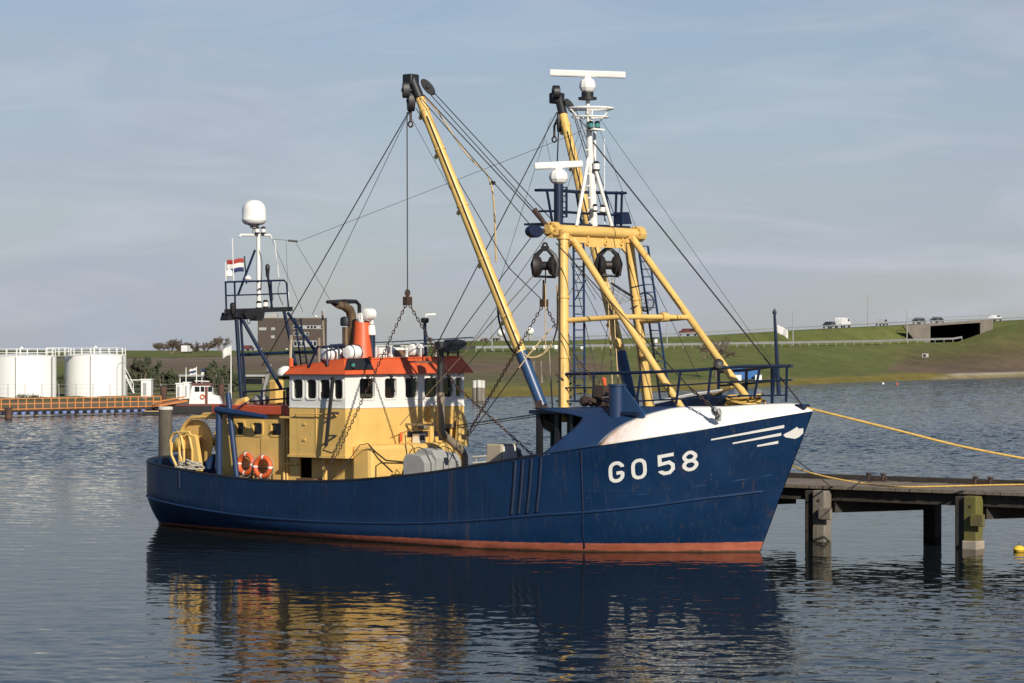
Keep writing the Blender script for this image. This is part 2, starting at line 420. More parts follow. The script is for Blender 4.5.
M['whitewash'] = woodmat('whitewashed_timber', (.45, .43, .38), (.72, .70, .64))

def brickmat():
    m, t, b = newmat('brown_brick')
    vec = N(t, 'ShaderNodeTexCoord').outputs['Object']
    cc = mixc(t, ramp(t, noise(t, vec, 2, 5, .7, (.4, .4, 2)), .3, .7), (.055, .043, .037), (.095, .073, .060))
    t.links.new(cc, b.inputs['Base Color']); b.inputs['Roughness'].default_value = .9
    return m
M['brick'] = brickmat()

# ================================================================== SETTING
def interp(xs, ys, x):
    if x <= xs[0]: return ys[0]
    for i in range(len(xs) - 1):
        if x <= xs[i + 1]: return lerp(ys[i], ys[i + 1], (x - xs[i]) / (xs[i + 1] - xs[i]))
    return ys[-1]
PXC = [-1600, -300, 0, 150, 250, 350, 470, 560, 700, 800, 880, 908, 958, 990, 1024, 1150, 1500, 2600]
YW = [250, 250, 250, 252, 262, 285, 313, 326, 372, 423, 465, 480, 504, 520, 540, 590, 680, 800]
YR = [780, 780, 780, 780, 740, 610, 480, 490, 530, 560, 600, 620, 643, 658, 675, 720, 800, 900]
ZR = [2.7, 2.7, 2.7, 2.7, 3.3, 4.1, 4.75, 4.95, 5.4, 5.75, 6.1, 6.4, 6.75, 9.4, 11.2, 11.6, 11.6, 11.6]
ZC = [3.45, 3.45, 3.45, 3.45, 4.6, 5.75, 6.62, 6.7, 7.7, 9.0, 10.1, 10.6, 11.25, 11.65, 12.2, 12.5, 12.5, 12.5]
def prof(px):
    yw, yr, zr, zc = (interp(PXC, q, px) for q in (YW, YR, ZR, ZC))
    quay = px < 240
    rows = [(yw, -.8), (yw + (.3 if quay else 3.5), .75 if quay else .25), (yw + (3 if quay else 11), .8 if quay else .75), (yw + 24, .95), (yw + 52, 1.25),
            (lerp(yw + 52, yr, .5), lerp(1.25, zr, .38)), (yr, zr), (yr + 7, zr + .05), (yr + 16, lerp(zr, zc, .5)), (yr + 26, zc), (yr + 40, zc), (yr + 75, zc - 3.5), (yr + 130, 1.5), (5200, 1.0)]
    return rows
def wpt(px, Y, z): return Vector(((px - 512) / F * Y, Y, z))
GRASS = (.124, .142, .044); DRY = (.21, .175, .05); SOIL = (.15, .11, .082); SAND = (.42, .37, .29); STONE = (.10, .10, .085); QUAY = (.12, .10, .08); MEADOW = (.15, .155, .058)
def soil(px, r, k):
    rnd = random.uniform(-14, 14)
    p = px + rnd
    if r <= 0: return STONE if p > 240 else (.05, .045, .04)
    if r == 1: return ((.15, .125, .035) if p < 925 else (.20, .17, .09)) if p > 240 else QUAY
    if r == 2: return (DRY if p < 945 else SAND) if p > 240 else (.12, .11, .05)
    if r == 3: return (MEADOW if p < 900 else (SOIL if p > 930 else DRY)) if p > 240 else (.11, .105, .045)
    if r == 4: return (.13, .125, .06) if 380 < p < 640 else (GRASS if p < 890 else SOIL)
    if r == 5: return (SOIL if 120 < p < 600 else (GRASS if p < 900 else (.12, .10, .05)))
    if r == 6 and p < 330: return (.19, .16, .125)
    return GRASS
cols_px = []
for a, b in zip(PXC[:-1], PXC[1:]):
    n = max(1, int((b - a) / 14)) if -50 < a < 1150 else 6
    cols_px += [lerp(a, b, i / n) for i in range(n)]
cols_px.append(PXC[-1])
me_v, me_f, me_c = [], [], []
SUB = 3
for px in cols_px:
    pr = prof(px)
    for r in range(len(pr) - 1):
        for k in range(SUB):
            t = k / SUB
            Yv, zv = lerp(pr[r][0], pr[r + 1][0], t), lerp(pr[r][1], pr[r + 1][1], t)
            jit = 0 if r < 1 or r in (6, 9, 10) else random.uniform(-.07, .07)
            me_v.append(wpt(px, Yv, zv + jit))
            c0, c1 = soil(px, r, k), soil(px, min(r + 1, 9), k)
            me_c.append(tuple(lerp(a, b, t) for a, b in zip(c0, c1)))
    me_v.append(wpt(px, *pr[-1])); me_c.append(GRASS)
nr = (len(prof(0)) - 1) * SUB + 1
for i in range(len(cols_px) - 1):
    for j in range(nr - 1):
        mid = (cols_px[i] + cols_px[i + 1]) / 2
        if 922 < mid < 986 and 7 * SUB <= j < 9 * SUB: continue      # the mouth of the underpass
        me_f.append((i * nr + j, (i + 1) * nr + j, (i + 1) * nr + j + 1, i * nr + j + 1))
me = bpy.data.meshes.new('dike'); me.from_pydata([tuple(v) for v in me_v], [], me_f)
ca = me.color_attributes.new('soil', 'FLOAT_COLOR', 'POINT')
for i, c in enumerate(me_c): ca.data[i].color = (*c, 1)
for p in me.polygons: p.use_smooth = True
me.materials.append(M['land'])
land = bpy.data.objects.new('dike', me); col.objects.link(land); tag(land, kind='structure')

# water: one sheet out to the land; real ripples in the basin, calmer in the lee of the quay, flat far outside
import numpy as np
def water():
    rng = np.random.default_rng(58)
    NR, NC = 1500, 760
    ys = 41.0 * (660.0 / 41.0) ** (np.arange(NR) / (NR - 1)); ts = np.linspace(-1, 1, NC)
    X = ts[None, :] * (ys[:, None] * .205 + 6); Y = np.repeat(ys[:, None], NC, 1)
    big = np.zeros_like(X)
    for k in range(7):
        an = rng.uniform(0, 6.28); kk = 2 * np.pi / rng.uniform(22, 90); big += np.sin(kk * (X * np.cos(an) * .8 + Y * np.sin(an) * .55) + rng.uniform(0, 6.28))
    big = big / 2.6
    far = np.clip((Y - 86) / 75, 0, 1); far = far * far * (3 - 2 * far)
    chop = np.clip(.27 + .13 * big * (1 - far * .6) + .75 * far + .25 * big * far, .10, 1.7)
    Z = np.zeros_like(X); space = Y * (np.log(660 / 41.) / NR)
    for k in range(56):
        lam = .38 * (3.4 / .38) ** (rng.random() ** 1.25); th = R(68) + rng.normal(0, .62); kk = 2 * np.pi / lam
        ky = kk * np.sin(th); kx = kk * np.cos(th)
        fade = np.clip(lam / np.maximum(np.abs(np.sin(th)), .2) / (space * 3.2) - .4, 0, 1)
        sl = .105 / np.sqrt(56) * 1.41 * (1.0 if lam < 1.6 else .5)
        Z += fade * sl / kk * np.sin(kx * X + ky * Y + rng.uniform(0, 6.28))
    edge = np.clip((1 - np.abs(ts))[None, :] * 14, 0, 1) * np.clip((ys - 41) / 3, 0, 1)[:, None] * np.clip((655 - ys) / 40, 0, 1)[:, None]
    Z = Z * chop * edge
    co = np.stack([X, Y, Z], -1).reshape(-1, 3)
    sk = np.array([(-1600, -60, 0), (1600, -60, 0), (1600, 900, 0), (-1600, 900, 0)], float)
    n0 = len(co); co = np.concatenate([co, sk])
    idx = np.arange(NR * NC).reshape(NR, NC)
    q = np.stack([idx[:-1, :-1], idx[:-1, 1:], idx[1:, 1:], idx[1:, :-1]], -1).reshape(-1, 4)
    # flat skirt around the rippled part
    c = [int(idx[0, 0]), int(idx[0, -1]), int(idx[-1, -1]), int(idx[-1, 0])]
    ring = [list(idx[0, :]), list(idx[:, -1]), list(idx[-1, ::-1]), list(idx[::-1, 0])]
    polys = [[n0 + e, n0 + (e + 1) % 4] + [int(v) for v in ring[e][::-1]] for e in range(4)]
    loops = np.concatenate([q.ravel()] + [np.array(p) for p in polys]).astype(np.int32)
    sizes = np.concatenate([np.full(len(q), 4), np.array([len(p) for p in polys])]).astype(np.int32)
    starts = np.concatenate([[0], np.cumsum(sizes)[:-1]]).astype(np.int32)
    me = bpy.data.meshes.new('water'); me.vertices.add(len(co)); me.vertices.foreach_set('co', co.ravel().astype(np.float32))
    me.loops.add(len(loops)); me.loops.foreach_set('vertex_index', loops)
    me.polygons.add(len(sizes)); me.polygons.foreach_set('loop_start', starts); me.polygons.foreach_set('loop_total', sizes)
    me.polygons.foreach_set('use_smooth', np.concatenate([np.ones(len(q), bool), np.zeros(4, bool)]))
    me.update(calc_edges=True)
    at_ = me.attributes.new('chop', 'FLOAT', 'POINT'); at_.data.foreach_set('value', np.concatenate([chop.ravel(), np.full(4, .8)]).astype(np.float32))
    me.materials.append(M['water'])
    o = bpy.data.objects.new('water', me); col.objects.link(o); tag(o, kind='structure')
water()
# harbour bed so that nothing is hollow below
w = MB(); w.add([(-1500, -60, -4), (1500, -60, -4), (1500, 900, -4), (-1500, 900, -4)], [(0, 1, 2, 3)])
tag(w.build('harbour_bed', M['rustpile']), kind='structure')

# the two roads on the dike
def road(name, off0, off1, zf, zoff):
    m = MB()
    rows = []
    for px in [q for q in cols_px if -400 <= q <= (962 if zf == 0 else 1600)]:
        yr, zr, zc = (interp(PXC, q, px) for q in (YR, ZR, ZC)); z = (zr + .05 if zf == 0 else zc) + zoff
        rows.append([wpt(px, yr + off0, z), wpt(px, yr + off1, z)])
    m.grid(rows)
    return tag(m.build(name, M['asphalt']), kind='structure')
road('lower_road', .6, 6.6, 0, .09)
road('crest_road', 28.5, 38.5, 1, .09)

# guard rails along both roads
def guard(name, label, off, zf, px0, px1, h=.75, step=9):
    m = MB(); pts = []
    px = px0
    while px <= px1:
        yr, zr, zc = (interp(PXC, q, px) for q in (YR, ZR, ZC)); z = (zr if zf == 0 else zc)
        pts.append(wpt(px, yr + off, z)); px += step
    o = thing(name, label, 'guard rail', pts[0])
    m = MB(pts[0]); 
    for a, b in zip(pts[:-1], pts[1:]): m.bar(a + V((0, 0, h)), b + V((0, 0, h)), .09, .42 if zf == 0 else .24)
    m.build('rail', M['guard'], o)
    p = MB(pts[0])
    for a in pts: p.bar(a, a + V((0, 0, h)), .12)
    tag(p.build('posts', M['guard'], o), kind='stuff')
guard('guard_rail', 'long pale crash barrier on the top edge of the dike', 27.6, 1, 330, 1130, .62)
guard('guard_rail', 'pale crash barrier along the lower road, halfway up the slope', .3, 0, 440, 962)

# underpass through the dike
def underpass():
    a = wpt(926, interp(PXC, YR, 926) + 8.2, 6.3); b = wpt(986, interp(PXC, YR, 986) + 8.2, 6.3)
    root = thing('underpass', 'concrete underpass with a wide dark mouth through the grassy dike', 'underpass', a)
    d = (b - a).normalized(); n = V((-.25, .97, 0))
    zt0 = 10.75; zt1 = 11.9; top0, top1 = 10.25, 11.2
    def q(s, z, back=0): 
        p = lerp(a, b, s) + n * back; return V((p.x, p.y, z))
    m = MB(a)                                                        # front wall around the opening
    for s0, s1, za0, za1, zb0, zb1 in ((.90, 1.12, 6.6, 6.8, zt1 - .1, zt1 + .1),):
        m.prism([q(s0, za0), q(s1, za1), q(s1, zb1), q(s0, zb0)], n * .8)
    m.prism([q(-.36, 10.15), q(-.12, 6.2), q(.07, 6.2), q(.07, lerp(zt0, zt1, .07))], n * .8)
    m.prism([q(.07, top0), q(.90, top1), q(.90, lerp(zt0, zt1, .90)), q(.07, lerp(zt0, zt1, .07))], n * .8)
    m.build('front_wall', M['concrete'], root)
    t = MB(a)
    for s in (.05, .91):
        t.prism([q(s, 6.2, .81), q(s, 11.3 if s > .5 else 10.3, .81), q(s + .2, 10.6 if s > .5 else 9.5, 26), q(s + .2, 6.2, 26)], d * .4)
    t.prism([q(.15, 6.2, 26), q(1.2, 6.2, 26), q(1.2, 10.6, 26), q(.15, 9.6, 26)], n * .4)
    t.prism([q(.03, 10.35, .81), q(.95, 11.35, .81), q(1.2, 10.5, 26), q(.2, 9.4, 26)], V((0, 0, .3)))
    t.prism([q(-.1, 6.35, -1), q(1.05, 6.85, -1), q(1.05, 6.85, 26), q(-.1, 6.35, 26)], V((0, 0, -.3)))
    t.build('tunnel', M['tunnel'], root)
    r = MB(a); r.bar(q(-.3, zt0 + .9, .4), q(1.1, zt1 + 1.0, .4), .12)
    for i in range(15): s = -.3 + i * .1; r.bar(q(s, lerp(zt0, zt1, s), .4), q(s, lerp(zt0, zt1, s) + .95, .4), .08)
    r.build('railing', M['guard'], root)
underpass()

# small vehicles on the crest road
def wheel_mb(c, ax, r=.33, w=.22, off=(0, 0, 0)):
    m = MB(off); m.lathe([(0, -w / 2), (r * .9, -w / 2), (r, -w / 4), (r, w / 4), (r * .9, w / 2), (0, w / 2)], c, ax, 14); return m
CAR = [(-2.1, .35), (-2.15, .75), (-2.0, .95), (-1.4, 1.0), (-.75, 1.42), (.7, 1.46), (1.45, 1.0), (2.0, .92), (2.12, .7), (2.1, .35)]
VAN = [(-2.5, .4), (-2.55, 1.9), (-2.4, 2.1), (1.0, 2.1), (1.7, 1.35), (2.4, 1.15), (2.5, .8), (2.5, .4)]
def vehicle(name, label, cat, px, off, paintm, prof_, zf=1, rot=0):
    yr, zr, zc = (interp(PXC, q, px) for q in (YR, ZR, ZC)); p = wpt(px, yr + off, (zc if zf else zr) + .1)
    p2 = wpt(px + 10, interp(PXC, YR, px + 10) + off, 0); rz = rot if rot else math.atan2(p2.y - p.y, p2.x - p.x)
    o = thing(name, label, cat, p, rz, 'vehicles on the dike road')
    b = MB(); b.prism([(x, -.85, z) for x, z in prof_], (0, 1.7, 0)); b.build('body', M[paintm], o, bevel=.08)
    van = prof_ is VAN
    for s in (-1, 1):
        g = MB(); y = s * .862
        if van: g.prism([(.55, y, 1.35), (1.45, y, 1.35), (.95, y, 1.95), (.55, y, 1.95)], (0, .01 * s, 0))
        else: g.prism([(-1.2, y, 1.0), (1.15, y, 1.0), (.62, y, 1.38), (-.7, y, 1.36)], (0, .01 * s, 0))
        g.build('side_window', M['darkglass'], o)
    for x in (-1.35, 1.35):
        for s in (-1, 1): wheel_mb((x, s * .8, .33), (0, 1, 0)).build('wheel', M['tyre'], o)
vehicle('van', 'white delivery van driving along the dike crest right of the bow', 'van', 843, 31, 'carwhite', VAN)
vehicle('car', 'dark car just behind the white van on the dike crest', 'car', 830, 35, 'cardark', CAR)
vehicle('car', 'silver car on the dike crest between the white van and the underpass', 'car', 882, 31, 'carsilver', CAR)
vehicle('car', 'dark car on the crest just left of the underpass mouth', 'car', 919, 32, 'cardark', CAR)
vehicle('car', 'dark car with grey sheen directly above the underpass mouth', 'car', 937, 30, 'cardark', CAR)
vehicle('car', 'white car on the crest right of the underpass, near the photo edge', 'car', 995, 30, 'carwhite', CAR)
vehicle('van', 'white van far left on the dike behind the flagpoles', 'van', 186.5, 33, 'carwhite', VAN, 1, R(80))
vehicle('car', 'dull red car on the dike between the stern mast legs', 'car', 248, 33, 'carred', CAR, 1, R(70))
vehicle('car', 'dull dark red car on the crest beside the derrick gantry', 'car', 688, 32, 'carred', CAR)

# lamp posts along the roads
def lamp_post(px, ytop, off, zf, label):
    yr, zr, zc = (interp(PXC, q, px) for q in (YR, ZR, ZC)); p = wpt(px, yr + off, zc if zf else zr)
    h = CAMH + (YH - ytop) / F * p.y - p.z
    o = thing('lamp_post', label, 'lamp post', p, 0, 'lamp posts along the dike roads')
    m = MB(); m.tube([(0, 0, 0), (0, 0, h * .6), (0, 0, h)], [.13, .1, .07], 6); m.build('pole', M['galv'], o)
    a = MB(); a.tube([(0, 0, h), (-.6, 0, h + .12), (-1.1, 0, h + .12)], .05, 5); a.box((-1.3, 0, h + .1), (.7, .3, .14)); a.build('lamp_head', M['galv'], o)
lamp_post(492, 316, 7.5, 0, 'slim lamp post on the lower road left of the starboard derrick')
lamp_post(667, 312, 7.5, 0, 'slim lamp post on the lower road seen between the gantry struts')
lamp_post(793, 311, 7.5, 0, 'slim lamp post on the lower road just right of the bow flagstaff')
lamp_post(868, 296, 27, 1, 'tall lamp post on the crest between the van and the silver car')
lamp_post(907, 310, 7.5, 0, 'slim lamp post beside the left end of the underpass')

# white marker boxes on the lower road's barrier
for i, (px, py, lab) in enumerate(((534, 348, 'white marker box on the lower road, leftmost of three together'), (545, 347, 'white marker box between two others on the lower road'), (556, 347, 'white marker box beside the gantry leg, rightmost of three together'), (582, 347, 'white marker box seen just right of the gantry ladder'), (656, 341, 'white marker box on a post between gantry and bow'))):
    yr = interp(PXC, YR, px) - 1; p = wpt(px, yr, interp(PXC, ZR, px)); zt = CAMH + (YH - py) / F * yr
    o = thing('marker_box', lab, 'marker', p, 0, 'white marker boxes along the lower road')
    b = MB(p); b.box((p.x, p.y, zt), (.52, .4, .62)); b.build('box', M['plastic'], o, bevel=.04)
    s = MB(p); s.bar(p + V((-.15, 0, -.2)), (p.x - .15, p.y, zt - .3), .08); s.bar(p + V((.15, 0, -.2)), (p.x + .15, p.y, zt - .3), .08); s.build('stand', M['galv'], o)

# grey sign box on the grass by the brown soil, right
p = wpt(925, 560, 3.3); p.z = CAMH + (YH - 355.5) / F * 560
o = thing('control_cabinet', 'small grey cabinet on the grass slope below the underpass', 'cabinet', p)
b = MB(); b.box((0, 0, 0), (1.3, .7, .75)); b.build('body', M['galv'], o, bevel=.05); b = MB(); b.box((-.15, -.37, 0), (.5, .05, .5)); b.build('door', M['darkglass'], o)
# blue skip and white crates on the shore behind the bow
p = wpt(743, 395, 0); z0 = .9
o = thing('skip_container', 'blue container on the far shore seen through the bow railing', 'container', V((p.x, p.y, z0)))
b = MB(); b.box((0, 0, 1.0), (4.0, 2.2, 1.5)); b.build('body', M['bluebox'], o, bevel=.06); b = MB(); b.box((-.3, 0, 1.82), (3.0, 2.0, .12)); b.build('lid', M['blue'], o)
for dx, w_, lab in ((-.9, 1.0, 'white crate in front of the blue container, left one'), (1.9, .9, 'white crate at the right end of the blue container')):
    c = V((p.x + dx, p.y - 2, z0)); o = thing('crate', lab, 'crate', c, 0, 'white crates by the blue container')
    b = MB(); b.box((0, 0, .42), (w_, .9, .84)); b.build('body', M['plastic'], o, bevel=.04); b = MB(); b.box((0, 0, .87), (w_ + .08, .98, .07)); b.build('lid', M['carsilver'], o)

# ------------------------------------------------------------------ left shore
QY = 252.0
# storage tanks
def tank(name, label, px, dia_px, Y, ytop, ybase):
    c = at(px, ybase, Y); zt = CAMH + (YH - ytop) / F * Y; r = dia_px / 2 / F * Y; h = zt - c.z
    o = thing(name, label, 'tank', c, 0, 'white storage tanks')
    m = MB(); m.lathe([(r, -.3), (r, h)], (0, 0, 0), n=64); m.build('shell', M['tank'], o)
    m = MB(); m.lathe([(r + .03, h + .002), (r + .03, h + .08), (r * .5, h + .22), (.01, h + .3)], (0, 0, 0), n=64); m.build('roof', M['tank'], o)
    rl = MB()
    for k in (.35, .7): rl.torus((0, 0, h + k), (0, 0, 1), r - .05, .03, 48, 5)
    for i in range(20):
        a = 2 * math.pi * i / 20; rl.bar(((r - .05) * math.cos(a), (r - .05) * math.sin(a), h), ((r - .05) * math.cos(a), (r - .05) * math.sin(a), h + .72), .05)
    rl.build('railing', M['plastic'], o)
    v = MB(); v.tube([(0, -r * .3, h + .2), (0, -r * .3, h + .75), (.12, -r * .3, h + .88), (.25, -r * .3, h + .75)], .07, 6); v.build('vent', M['plastic'], o)
    p = MB(); p.cyl((-.05, -r - .05, 0), (-.05, -r - .05, h), .045, 6); p.cyl((r * .96, -r * .45, 0), (r * .96, -r * .45, h), .07, 6); p.build('downpipe', M['galv'], o)
    return o
tank('storage_tank', 'white cylindrical tank cut off by the left edge of the photo', 22, 68, 268, 356.5, 397.5)
tank('storage_tank', 'white cylindrical tank with a street lamp in front, right one of the pair', 95.5, 61, 272, 355.5, 396.5)
a, b = at(47, 356, 268), at(71, 356, 270)
o = thing('catwalk', 'white railed catwalk joining the tops of the two tanks', 'catwalk', a)
m = MB(a); m.bar(a, b, .8, .06); m.build('floor', M['galv'], o)
m = MB(a)
for dy in (-.38, .38):
    for k in (.4, .75): m.bar(a + V((0, dy, k)), b + V((0, dy, k)), .05)
    for i in range(5): q = lerp(a, b, i / 4) + V((0, dy, 0)); m.bar(q, q + V((0, 0, .75)), .05)
m.build('railing', M['plastic'], o)
# slanted stair beside tank
p = at(128, 393, 262); o = thing('tank_stair', 'white slanted stair at the foot of the right tank', 'stair', p)
m = MB(); 
for dy in (0, .7): m.bar((-.25, dy, 1.6), (.5, dy, .0), .07)
for i in range(9): m.box((lerp(-.2, .45, i / 8), .35, lerp(1.5, .2, i / 8)), (.2, .7, .03))
m.build('steps', M['plastic'], o); m = MB()
m.bar((-.25, 0, 2.3), (.5, 0, .8), .05); m.bar((.5, 0, 0), (.5, 0, .8), .05); m.build('handrail', M['plastic'], o)
# street lamp by tank
p = at(117, 397, 258); o = thing('street_lamp', 'curved-neck street lamp in front of the right white tank', 'street lamp', p)
m = MB(); hh = 34 / F * 258; m.tube([(0, 0, 0), (0, 0, hh - .5), (.1, 0, hh - .15), (.3, 0, hh), (.6, 0, hh + .02)], .035, 6); m.build('pole', M['galv'], o)
m = MB(); m.box((.72, 0, hh + .02), (.3, .12, .08)); m.build('lamp_head', M['galv'], o)
# chain-link fence along the quay
pts = [at(px, 399, 256) for px in range(-60, 240, 17)]
o = thing('chain_link_fence', 'grey chain-link fence in front of the tanks along the quay', 'fence', pts[0])
m = MB(pts[0])
for q in pts: m.bar(q, q + V((0, 0, 1.35)), .06)
tag(m.build('post', M['galv'], o), kind='stuff')
m = MB(pts[0])
for k in (.1, .5, .9, 1.3):
    for a, b in zip(pts[:-1], pts[1:]): m.bar(a + V((0, 0, k)), b + V((0, 0, k)), .018)
m.build('wire_strand', M['galv'], o)
# dark heap
def leaf_cloud(m, c, rad, n, size, rnd, shell=.5):
    for i in range(n):
        d = V((rnd.gauss(0, 1), rnd.gauss(0, 1), rnd.gauss(0, 1))).normalized() * (shell + (1 - shell) * rnd.random()) 
        p = V(c) + V((d.x * rad[0], d.y * rad[1], d.z * rad[2]))
        a = V((rnd.gauss(0, 1), rnd.gauss(0, 1), rnd.gauss(0, 1))).normalized(); b = a.orthogonal().normalized(); s_ = size * rnd.uniform(.6, 1.3)
        m.add([p - a * s_, p + b * s_ * .5, p + a * s_, p - b * s_ * .5], [(0, 1, 2, 3)], False)
rnd = random.Random(5)
p = at(29, 400, 259); o = thing('bramble_heap', 'low dark heap of brambles in front of the left tank', 'bramble', p)
m = MB()
for i in range(16): m_c = (rnd.gauss(0, .65), rnd.gauss(0, .3), rnd.uniform(.0, .35)); leaf_cloud(m, m_c, (.5, .4, .3), 70, .07, rnd, .2)
m.build('foliage', M['leaf2'], o, recalc=False)
# evergreen bushes
def bush(px0, px1, ytop, ybase, Y, label, seed, n=9, name='evergreen_bush'):
    rnd = random.Random(seed); c = at((px0 + px1) / 2, ybase, Y); wd = (px1 - px0) / F * Y; h = (ybase - ytop) / F * Y
    o = thing(name, label, 'bush', c, 0, 'evergreen bushes on the left shore')
    t = MB()
    for k in range(5): t.tube([(rnd.uniform(-.3, .3) * wd * .3, 0, -.1), (rnd.uniform(-.5, .5) * wd * .6, rnd.uniform(-.5, .5), h * .55)], [.09, .03], 5)
    t.build('stem', M['branch'], o)
    m = MB()
    for k in range(n * 6):
        x = rnd.uniform(-.5, .5); hh = h * rnd.uniform(.72, 1.0) * (1 - 1.5 * x * x)
        z = rnd.uniform(.06, .95) * hh
        leaf_cloud(m, (x * wd, rnd.uniform(-.4, .4) * wd * .5, z), (wd * .10, wd * .10, h * .12), 110, .14, rnd, .15)
    m.build('foliage', M['leaf'], o, recalc=False)
bush(129, 154, 353, 397, 285, 'dark evergreen bush with a pointed top, right of the tanks', 1)
bush(146, 178, 356, 397, 290, 'broad dark evergreen bush left of the flagpoles', 2)
bush(203, 222, 361, 396, 288, 'dark evergreen bush between the flagpoles and the stern mast', 3)
bush(217, 238, 360, 396, 293, 'dark evergreen bush behind the tall flagpole', 4)
bush(54, 66, 369, 397, 295, 'dark bush in the gap between the two white tanks', 6, 5)
# bare trees on the skyline
def bare_tree(px, ytop, ybase, Y, label, seed, spread=.8, group='bare trees on the skyline'):
    rnd = random.Random(seed); c = at(px, ybase, Y); h = (ybase - ytop) / F * Y
    o = thing('bare_tree', label, 'tree', c, 0, group)
    tr = MB(); cr_ = MB(); tw = Y * .000058
    tr.tube([(0, 0, -h * .2), (rnd.uniform(-.05, .05) * h, 0, h * .3)], [.05 * h, .035 * h], 6)
    def grow(p, d, l, r, dep):
        q = p + d * l
        r = max(r, tw); (cr_).tube([p, p + d * l * .5 + V((rnd.uniform(-1, 1), rnd.uniform(-1, 1), 0)) * l * .06, q], [r, r * .8, r * .6], 4 if dep > 1 else 3, cap=False)
        if dep == 0: return
        for k in range(rnd.choice((3, 4, 4))):
            nd = (d + V((rnd.gauss(0, spread), rnd.gauss(0, spread), rnd.gauss(.12, .4))) * .62).normalized()
            grow(p + d * l * rnd.uniform(.55, 1.0), nd, l * rnd.uniform(.58, .8), r * .6, dep - 1)
    for k in range(6):
        a = rnd.uniform(0, 6.28); grow(V((0, 0, h * rnd.uniform(.05, .28))), V((math.cos(a) * spread * .8, math.sin(a) * spread * .8, 1)).normalized(), h * .3, .018 * h, 4)
    tr.build('trunk', M['branch'], o); cr_.build('crown', M['branch'], o, recalc=False)
for px, yt, yb, Y, lab, sd in ((161, 340, 358, 900, 'bare tree on the skyline, leftmost of its clump beside the tanks', 11), (171, 337, 358, 905, 'bare tree in the middle of the clump left of the flagpoles', 12), (181, 339, 358, 910, 'rounded bare tree behind the white van on the dike', 13), (192, 339, 358, 905, 'bare tree at the right end of the left skyline clump', 14), (206, 340, 357, 905, 'small bare tree just left of the tall flagpole', 15), (221, 334, 357, 900, 'larger brownish bare tree behind the tall flagpole', 16), (430, 337, 345, 640, 'small bare tree on the skyline above the orange wheelhouse roof', 17), (484, 336, 345, 580, 'bare tree on the skyline left of the starboard derrick', 18), (496, 335, 345, 580, 'bare tree on the skyline touching the starboard derrick', 19)):
    bare_tree(px, yt, yb, Y, lab, sd)
bare_tree(716, 333, 372, 420, 'thin leafless shrub standing on the far slope behind the bow', 20, 1.0)
bare_tree(521, 341, 345, 585, 'tiny bare shrub on the skyline between the two white domes', 21)
# white domes on the skyline
for px, py, lab in ((501, 333, 'white round dome on the skyline left of the derrick foot'), (530, 331, 'white round dome on the skyline right of the yellow derrick')):
    c = at(px, 345, 640); rr = .9; hz = (345 - py) / F * 640
    o = thing('radome_tower', lab, 'radome', c, 0, 'white domes on the skyline')
    m = MB(); m.lathe([(rr * math.sin(math.pi * i / 10) + 1e-5, hz - rr * math.cos(math.pi * i / 10)) for i in range(11)], (0, 0, 0), n=16); m.build('dome', M['plastic'], o)
    m = MB(); m.cyl((0, 0, -2), (0, 0, hz - .7), .35, 8); m.build('pedestal', M['galv'], o)

# brick building behind the dike
def building():
    Y = 930; a = at(258, 353, Y); bq = at(325, 353, Y); W = bq.x - a.x; H = 34.5 / F * Y
    o = thing('brick_building', 'brown brick office block with ribbon windows behind the dike', 'building', V((a.x, Y, a.z)))
    z0 = -3
    m = MB(); m.bb((.26 * W, 0, z0), (W, 9, H)); m.build('wall', M['brick'], o)
    m = MB(); m.bb((0, -1.2, z0), (.26 * W - .003, 9, H)); m.build('stair_tower', M['brick'], o)
    m = MB(); m.bb((.26 * W, -.12, H + .002), (W + .1, 9.1, H + .25)); m.bb((-.1, -1.3, H + .002), (.26 * W - .004, 9.1, H + .25)); m.build('parapet', M['concrete'], o)
    m = MB(); m.bb((.15 * W, 1, H + .25), (.28 * W, 5, H + 1.7)); m.bb((.05 * W, 1, H + .25), (.15 * W - .01, 4, H + .9)); m.build('plant_room', M['galv'], o)
    for x0, x1, y0, y1, nseg in ((.52, .98, .70, .80, 9), (.53, .76, .51, .60, 5), (.53, .88, .18, .36, 6)):
        fr = MB(); fr.mat = 0; fr.bb((x0 * W, -.06, y0 * H), (x1 * W, .03, y1 * H)); fr.mat = 1
        for i in range(nseg):
            g0 = lerp(x0, x1, (i + .18) / nseg); g1 = lerp(x0, x1, (i + .82) / nseg)
            if (i * 7) % 4 == 1: continue
            fr.bb((g0 * W, -.09, lerp(y0, y1, .18) * H), (g1 * W, -.05, lerp(y0, y1, .85) * H))
        fr.build('window_band', [M['carsilver'], M['darkglass']], o)
    for x0, x1, y in ((.02, .13, .66), (.2, .26, .66), (.2, .255, .43)):
        fr = MB(); fr.bb((x0 * W, -1.27, y * H), (x1 * W, -1.18, (y + .08) * H)); fr.build('window', M['carsilver'], o)
    for x in (.045, .43):
        fr = MB(); fr.bb((x * W - .3, -1.4 if x < .2 else -.2, .03 * H), (x * W + .3, -1.25 if x < .2 else -.06, .13 * H)); fr.build('door_panel', M['plastic'], o)
    m = MB(); m.cyl((.98 * W, 2, H), (.98 * W, 2, H + 3.3), .06, 5); m.build('antenna', M['plastic'], o)
    m = MB(); m.lathe([(.01, 0), (.5, .25), (.5, .6), (.01, .85)], (.86 * W, 2, H + .25)); m.build('roof_dome', M['plastic'], o)
building()
